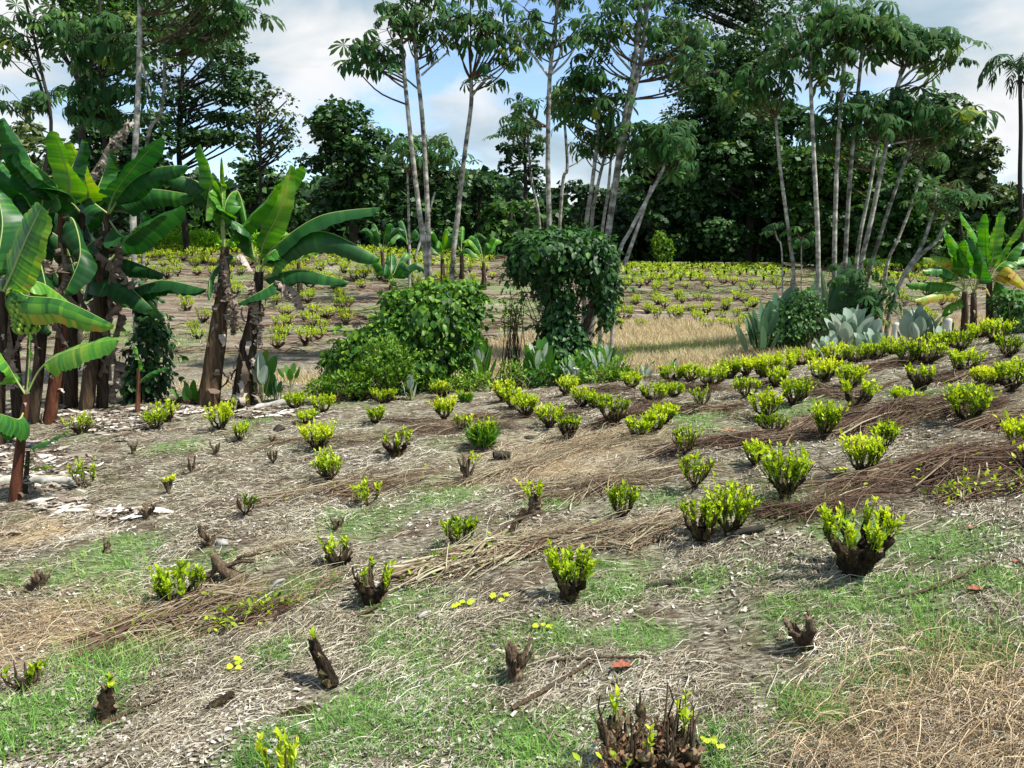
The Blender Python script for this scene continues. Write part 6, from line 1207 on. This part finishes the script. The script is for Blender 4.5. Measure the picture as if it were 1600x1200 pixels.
U('umbrella tree with a curved pale limb right of the white trunk', [(215,None),(225,330),(232,210),(250,180),(257,130),(258,60),(272,30)], 4, 2.6, 18, [(370,22,32,26,6),(290,60,24,24,4),(320,50,24,14,3),(310,0,30,20,5)], 43, LG, leafR=.36, extra=[([(258,65),(280,52),(310,40),(330,12)],2,1.4),([(262,58),(310,60),(360,52)],1.8,1),([(272,30),(300,60),(330,45),(350,20)],1.5,1)])
U('sparse umbrella tree reaching in from the upper left corner', [(30,None),(60,330),(80,200),(62,100),(40,0)], 4, 2.4, 17, [(30,45,30,40,5),(20,80,20,20,3),(80,20,30,20,4),(60,150,28,14,4),(30,165,14,8,2)], 44, LG, leafR=.3, nl=4.5, tmat='darktrunk', extra=[([(72,160),(50,100),(5,60)],1.6,1),([(76,180),(40,80),(-10,70)],1.5,1)])

# ---------------------------------------------------------------- forest trees
TF = (np.array([[-.5, 0, 0], [0, .6, .12], [.5, 0, 0], [0, -.6, .12]]), np.array([[0, 3, 2, 1]]), None)
def forest_tree(label, box, Y, seed, mat='forest', style='round', dens=1.0, trunkx=None, trunkr=.3, leaf=.27, showtrunk=None, name='forest_tree', group='trees along the forest edge', lumps=None, blobs=None):
    r = np.random.default_rng(seed); x0, x1, y0, y1 = box; s = Y / F; cx, cy = (x0 + x1) / 2, (y0 + y1) / 2; tx = trunkx or cx; b = atg(tx, Y)
    root = empty(name, b, label, 'tree', group); c = P(cx, cy, Y) - b; rx, rz = (x1 - x0) / 2 * s, (y1 - y0) / 2 * s; ry = rx * .8
    nl_ = lumps or int(20 + rx * rz * .8); L = []; lm = MB(); tb = MB()
    for i in range(nl_):
        if style == 'tier':
            t = r.random(); z = (math.floor(t * 7) / 6 * 2 - 1) * .85; a = r.random() * 6.28; q = r.random() ** .5 * math.sqrt(max(0.08, 1 - z * z)) ; p = c + [math.cos(a) * q * rx * .9, math.sin(a) * q * ry, z * rz + r.normal(0, .1)]; R_ = np.array([1, 1, .3]) * rx * .28 * (.7 + .6 * r.random())
        else:
            d = nrm(r.normal(0, 1, 3)); q = (.45 + .5 * r.random()) ; p = c + d * q * np.array([rx, ry, rz]); R_ = np.array([1, 1, .62]) * min(rx, rz) * (.2 + .2 * r.random())
        p[2] = max(p[2], .4); L.append((p, R_))
    tot = sum((R_[0] * R_[2] + R_[0] ** 2) for _, R_ in L); 
    for (p, R_) in L:
        n = int(14 * dens * (R_[0] * R_[2] + R_[0] ** 2) / leaf ** 2); n = min(n, 3600)
        d = nrm(r.normal(0, 1, (n, 3))); d[:, 2] = np.abs(d[:, 2]) * np.where(r.random(n) < .75, 1, -1); q = (.75 + .4 * r.random((n, 1)))
        pos = p + d * q * R_ * (1 + .25 * np.sin(d * 9 + p[0])); up_ = d * .6 + [0, 0, .6] + r.normal(0, .45, (n, 3)); ld = np.cross(up_, r.normal(0, 1, (n, 3)))
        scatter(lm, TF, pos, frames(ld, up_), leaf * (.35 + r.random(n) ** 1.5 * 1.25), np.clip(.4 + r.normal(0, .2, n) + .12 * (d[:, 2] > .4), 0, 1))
        if r.random() < (1 if style == 'airy' else .55):
            b0 = np.array([0, 0, max(.5, min(p[2] - .35 * abs(math.hypot(p[0], p[1])) - .5, p[2]))]); b0[:2] = (P(tx, 300, Y) - b)[:2] * 0
            tubes(tb, spline([b0, b0 * .4 + p * .6 + [0, 0, -.1], p], 8), np.linspace(trunkr * .35, .03, 8), 5, r.random())
    top = c + [0, 0, rz * .6]; tubes(tb, spline([[0, 0, -.2], [r.normal(0, .1), 0, top[2] * .5], [top[0] * .4, 0, top[2]]], 14), np.linspace(trunkr, trunkr * .3, 14), 9, r.random())
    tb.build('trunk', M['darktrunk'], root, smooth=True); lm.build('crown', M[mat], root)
FT = forest_tree
FT('tall open tree with layered branches behind the curved pale limb', (215,425,20,225), 42, 1, 'forest', 'tier', .32, 300, .19, .18, lumps=60)
FT('feathery sparse tree against the white cloud', (378,470,140,270), 38, 2, 'forest2', 'airy', .16, 415, .12, .14, lumps=40)
FT('dark isolated tree with jagged layered crown left of the front three', (468,622,150,375), 50, 3, 'forest', 'round', .75, 556, .3, .27, lumps=46)
FT('dark low domed tree behind the twin banana crowns', (335,480,255,385), 46, 4, 'forest', 'round', .8, 400, .2, .32)
FT('round leafy tree behind the banana clump tops', (120,300,150,330), 40, 5, 'forest', 'round', .7, 240, .25, .3)
FT('pale leaved tree at the far left behind the banana leaves', (-20,110,195,330), 36, 6, 'forest2', 'round', .6, 40, .2, .26)
FT('fine leaved tall tree filling the top left corner', (60,300,-60,130), 30, 7, 'forest3', 'airy', .22, 150, .2, .13, lumps=60)
FT('dense dark tree right behind the front three trunks', (590,730,235,400), 52, 8, 'forest', 'round', .9, 660, .22, .28)
FT('dark bushy tree between the front three and the middle group', (700,800,262,415), 54, 9, 'forest', 'round', .9, 750, .22, .28)
FT('bright topped bushy tree left of the middle group', (745,850,300,410), 50, 10, 'forest3', 'round', .9, 800, .2, .32)
FT('ragged climbing vine tree behind the thin leaning stem', (775,858,170,330), 56, 11, 'forest', 'round', .7, 820, .22, .27)
FT('low dark tree behind the vine column', (850,960,290,412), 56, 12, 'forest', 'round', .9, 905, .2, .28)
FT('narrow dark tree between the middle group trunks', (880,1000,300,410), 60, 13, 'forest', 'round', .8, 945, .2, .28)
FT('dark leafy tree at the left end of the great forest wall', (965,1080,240,415), 54, 14, 'forest', 'round', 1, 1020, .25, .3)
FT('giant dark tree with a solid crown reaching the ground', (1010,1215,130,418), 56, 15, 'forest', 'round', 1, 1162, .42, .3, lumps=70)
FT('airy fine leaved crown rising highest above the forest wall', (1015,1235,-70,200), 60, 16, 'forest', 'airy', .2, 1170, .45, .2, lumps=75)
FT('dark tree behind the leftmost slim trunk', (1130,1290,150,418), 58, 17, 'forest', 'round', 1, 1210, .3, .3, lumps=60)
FT('leafy tree behind the white trunks of the right group', (1220,1400,210,418), 52, 18, 'forest3', 'round', .9, 1310, .25, .28, lumps=60)
FT('tall fine leaved tree right of the right group crowns', (1370,1520,130,330), 60, 19, 'forest', 'round', .7, 1450, .3, .32, lumps=60)
FT('green tree with pale new leaves behind the leaning pole tree', (1340,1480,270,415), 48, 20, 'forest3', 'round', .9, 1410, .22, .34, lumps=50)
FT('pale flowering tree on the right skyline', (1462,1572,215,400), 56, 21, 'forest2', 'round', .8, 1520, .25, .34, lumps=50)
FT('dark flat topped tree at the right edge under the palm', (1548,1660,292,400), 54, 22, 'forest', 'round', .9, 1600, .22, .27)
FT('small green tree behind the bright banana plants', (1430,1560,330,418), 46, 23, 'forest3', 'round', .8, 1490, .2, .32)
FT('dark tree behind the fruiting banana plant', (-60,90,300,420), 44, 24, 'forest', 'round', .8, 20, .2, .27)
FT('dark shaded tree behind the banana clump', (60,240,290,385), 47, 25, 'forest', 'round', .8, 150, .2, .27)
# forest mass behind
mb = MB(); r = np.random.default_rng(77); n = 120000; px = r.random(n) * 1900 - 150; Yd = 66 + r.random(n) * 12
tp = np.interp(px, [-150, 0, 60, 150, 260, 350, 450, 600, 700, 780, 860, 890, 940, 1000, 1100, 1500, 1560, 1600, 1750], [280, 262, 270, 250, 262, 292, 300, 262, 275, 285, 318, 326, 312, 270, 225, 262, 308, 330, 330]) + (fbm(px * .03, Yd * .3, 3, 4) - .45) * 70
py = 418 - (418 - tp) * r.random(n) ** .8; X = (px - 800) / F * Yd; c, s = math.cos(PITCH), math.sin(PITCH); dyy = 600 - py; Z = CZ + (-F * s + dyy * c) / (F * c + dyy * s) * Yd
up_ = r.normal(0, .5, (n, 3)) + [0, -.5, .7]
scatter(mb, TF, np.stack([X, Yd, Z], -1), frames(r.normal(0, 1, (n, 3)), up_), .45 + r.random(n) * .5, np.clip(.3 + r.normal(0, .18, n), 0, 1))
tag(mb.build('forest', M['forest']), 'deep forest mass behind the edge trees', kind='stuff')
# palm
b = atg(1594, 52); root = empty('palm_tree', b, 'tall slender palm standing alone on the right skyline', 'palm'); q = lambda px, py: P(px, py, 52) - b
mb = MB(); tubes(mb, spline([[0, 0, -.2], q(1594, 300), q(1595, 200), q(1593, 118)], 16), np.linspace(.15, .1, 16), 8, .3); mb.build('trunk', M['darktrunk'], root, smooth=True)
top = q(1593, 112); r = np.random.default_rng(4)
for j in range(12):
    a = j * 2.4; e = .9 - .95 * (j / 12); o_ = np.array([math.cos(a), math.sin(a), 0]); L = 2.1; pts = spline([top, top + o_ * L * .4 + [0, 0, L * (.25 + .35 * e)], top + o_ * L * .8 + [0, 0, L * (.1 + .45 * e)], top + o_ * L + [0, 0, L * (-.25 + .45 * e)]], 14)
    mb = MB(); tubes(mb, pts, np.linspace(.035, .01, 14), 4, .3); tg = nrm(np.gradient(pts, axis=0)); n = 40; i = r.integers(2, 14, n); sd = np.cross(tg[i], [0, 0, 1.]) * np.where(np.arange(n) % 2, 1, -1)[:, None]
    scatter(mb, leaf_tpl(.16), pts[i], frames(sd + tg[i] * .6 + [0, 0, -.5] + r.normal(0, .15, (n, 3)), np.tile([0, 0, 1.], (n, 1)) + r.normal(0, .2, (n, 3))), .55 + r.random(n) * .25, .3 + r.random(n) * .4); mb.build('frond', M['forest'], root)
mb = MB()
for j in range(8):
    a = j * .8; p = top + [math.cos(a) * .1, math.sin(a) * .1, -.5]; tubes(mb, spline([p, p + [math.cos(a) * .25, math.sin(a) * .25, -.3], p + [math.cos(a) * .3, math.sin(a) * .3, -1.1]], 6), np.linspace(.04, .015, 6), 4, .5)
mb.build('dead_fronds', M['darktrunk'], root)
# posts, flower
def post(label, px, Y, hpx, wpx, py=None):
    b = atg(px, Y); h = hpx * Y / F; mb = MB(); tubes(mb, spline([[0, 0, -.1], [.01, 0, h * .5], [.03, 0, h]], 8), np.array([1.2, 1, .95, 1, .95, .9, .95, .85]) * wpx * Y / F / 2, 10, .9, cap=True, capmat=1)
    mb.V = [rock(v, .02, 14, 3) for v in mb.V]; tag(mb.build('post', [M['pale'], M['cut']], None, smooth=True, loc=b), label, 'post')
post('weathered grey post stump between two silver leaf plants', 1398, 15.0, 50, 9)
post('pale cut post beside the green broad leaf plant', 1480, 14.8, 44, 13)
g = P(900, 578, 13.3); b = atg(900, 13.3); root = empty('flower', b, 'white flower head on a stalk under the vine column', 'flower'); mb = MB(); tubes(mb, spline([[0, 0, 0], [.03, 0, (g - b)[2] * .6], g - b], 6), np.full(6, .006), 4, .5); mb.build('stem', M['twig'], root)
mb = MB(); n = 14; r = np.random.default_rng(1); a = r.random(n) * 6.28; scatter(mb, leaf_tpl(.6), np.tile(g - b, (n, 1)), frames(np.stack([np.cos(a), np.sin(a), r.random(n) * 1.2], -1), np.tile([0, 0, 1.], (n, 1)) + r.normal(0, .2, (n, 3))), np.full(n, .07), np.full(n, .9)); mb.build('petals', M['chip'], root)
# ---------------------------------------------------------------- sky, sun, camera
SUN_EL, SUN_AZ = R(58), R(108)      # azimuth measured from straight ahead, negative to the left
w = bpy.data.worlds.new('World'); sc.world = w; w.use_nodes = True; nt = w.node_tree; nt.nodes.clear(); L = nt.links.new
out = nt.nodes.new('ShaderNodeOutputWorld'); bg = node(nt, 'ShaderNodeBackground', Strength=.12)
sky = node(nt, 'ShaderNodeTexSky', sky_type='NISHITA', sun_disc=False, sun_elevation=SUN_EL, sun_rotation=SUN_AZ, air_density=1.0, dust_density=.1, ozone_density=3.0)
tc = node(nt, 'ShaderNodeTexCoord'); mp = node(nt, 'ShaderNodeMapping'); mp.inputs['Scale'].default_value = (1, 1, 2.0); mp.inputs['Location'].default_value = (.35, .0, .12); L(tc.outputs['Generated'], mp.inputs['Vector'])
n1 = node(nt, 'ShaderNodeTexNoise', Scale=2.6, Detail=9.0, Roughness=.55, Distortion=.25); L(mp.outputs[0], n1.inputs['Vector'])
n2 = node(nt, 'ShaderNodeTexNoise', Scale=4.2, Detail=7.0, Roughness=.5, Distortion=.3); L(mp.outputs[0], n2.inputs['Vector'])
cov = ramp(nt, [(.45, (0, 0, 0)), (.5, (.8, .8, .8)), (.56, (1, 1, 1))], n1.outputs['Fac'])
cl = ramp(nt, [(.36, (1.9, 2.6, 3.1)), (.46, (2.5, 3.1, 3.55)), (.53, (3.5, 3.8, 4.0)), (.6, (4.5, 4.55, 4.6))], n2.outputs['Fac'])
mx = node(nt, 'ShaderNodeMix', data_type='RGBA'); L(cov, mx.inputs[0]); L(sky.outputs[0], mx.inputs[6]); L(cl, mx.inputs[7]); L(mx.outputs[2], bg.inputs['Color']); L(bg.outputs[0], out.inputs[0])
sl = bpy.data.lights.new('sun', 'SUN'); sl.energy = 4.8; sl.angle = R(1.2); sl.color = (1, .95, .86); so = bpy.data.objects.new('sun', sl); sc.collection.objects.link(so)
sd = Vector((math.sin(SUN_AZ) * math.cos(SUN_EL), math.cos(SUN_AZ) * math.cos(SUN_EL), math.sin(SUN_EL))); so.rotation_euler = sd.to_track_quat('Z', 'Y').to_euler(); so.location = (0, 0, 30)
cam = bpy.data.cameras.new('camera'); co = bpy.data.objects.new('camera', cam); sc.collection.objects.link(co); cam.sensor_width = 36; cam.lens = F / 1600 * 36; cam.clip_start = .05; cam.clip_end = 3000
co.location = (0, 0, CZ); co.rotation_euler = (math.pi / 2 - PITCH, 0, 0); sc.camera = co
sc.view_settings.view_transform = 'Standard'; sc.view_settings.look = 'None'; sc.view_settings.gamma = 1; sc.view_settings.exposure = 0.83
cy = sc.cycles; cy.max_bounces = 6; cy.diffuse_bounces = 3; cy.glossy_bounces = 2; cy.transmission_bounces = 4; cy.use_denoising = True
try: cy.denoiser = 'OPENIMAGEDENOISE'; cy.denoising_input_passes = 'RGB_ALBEDO_NORMAL'
except Exception: pass
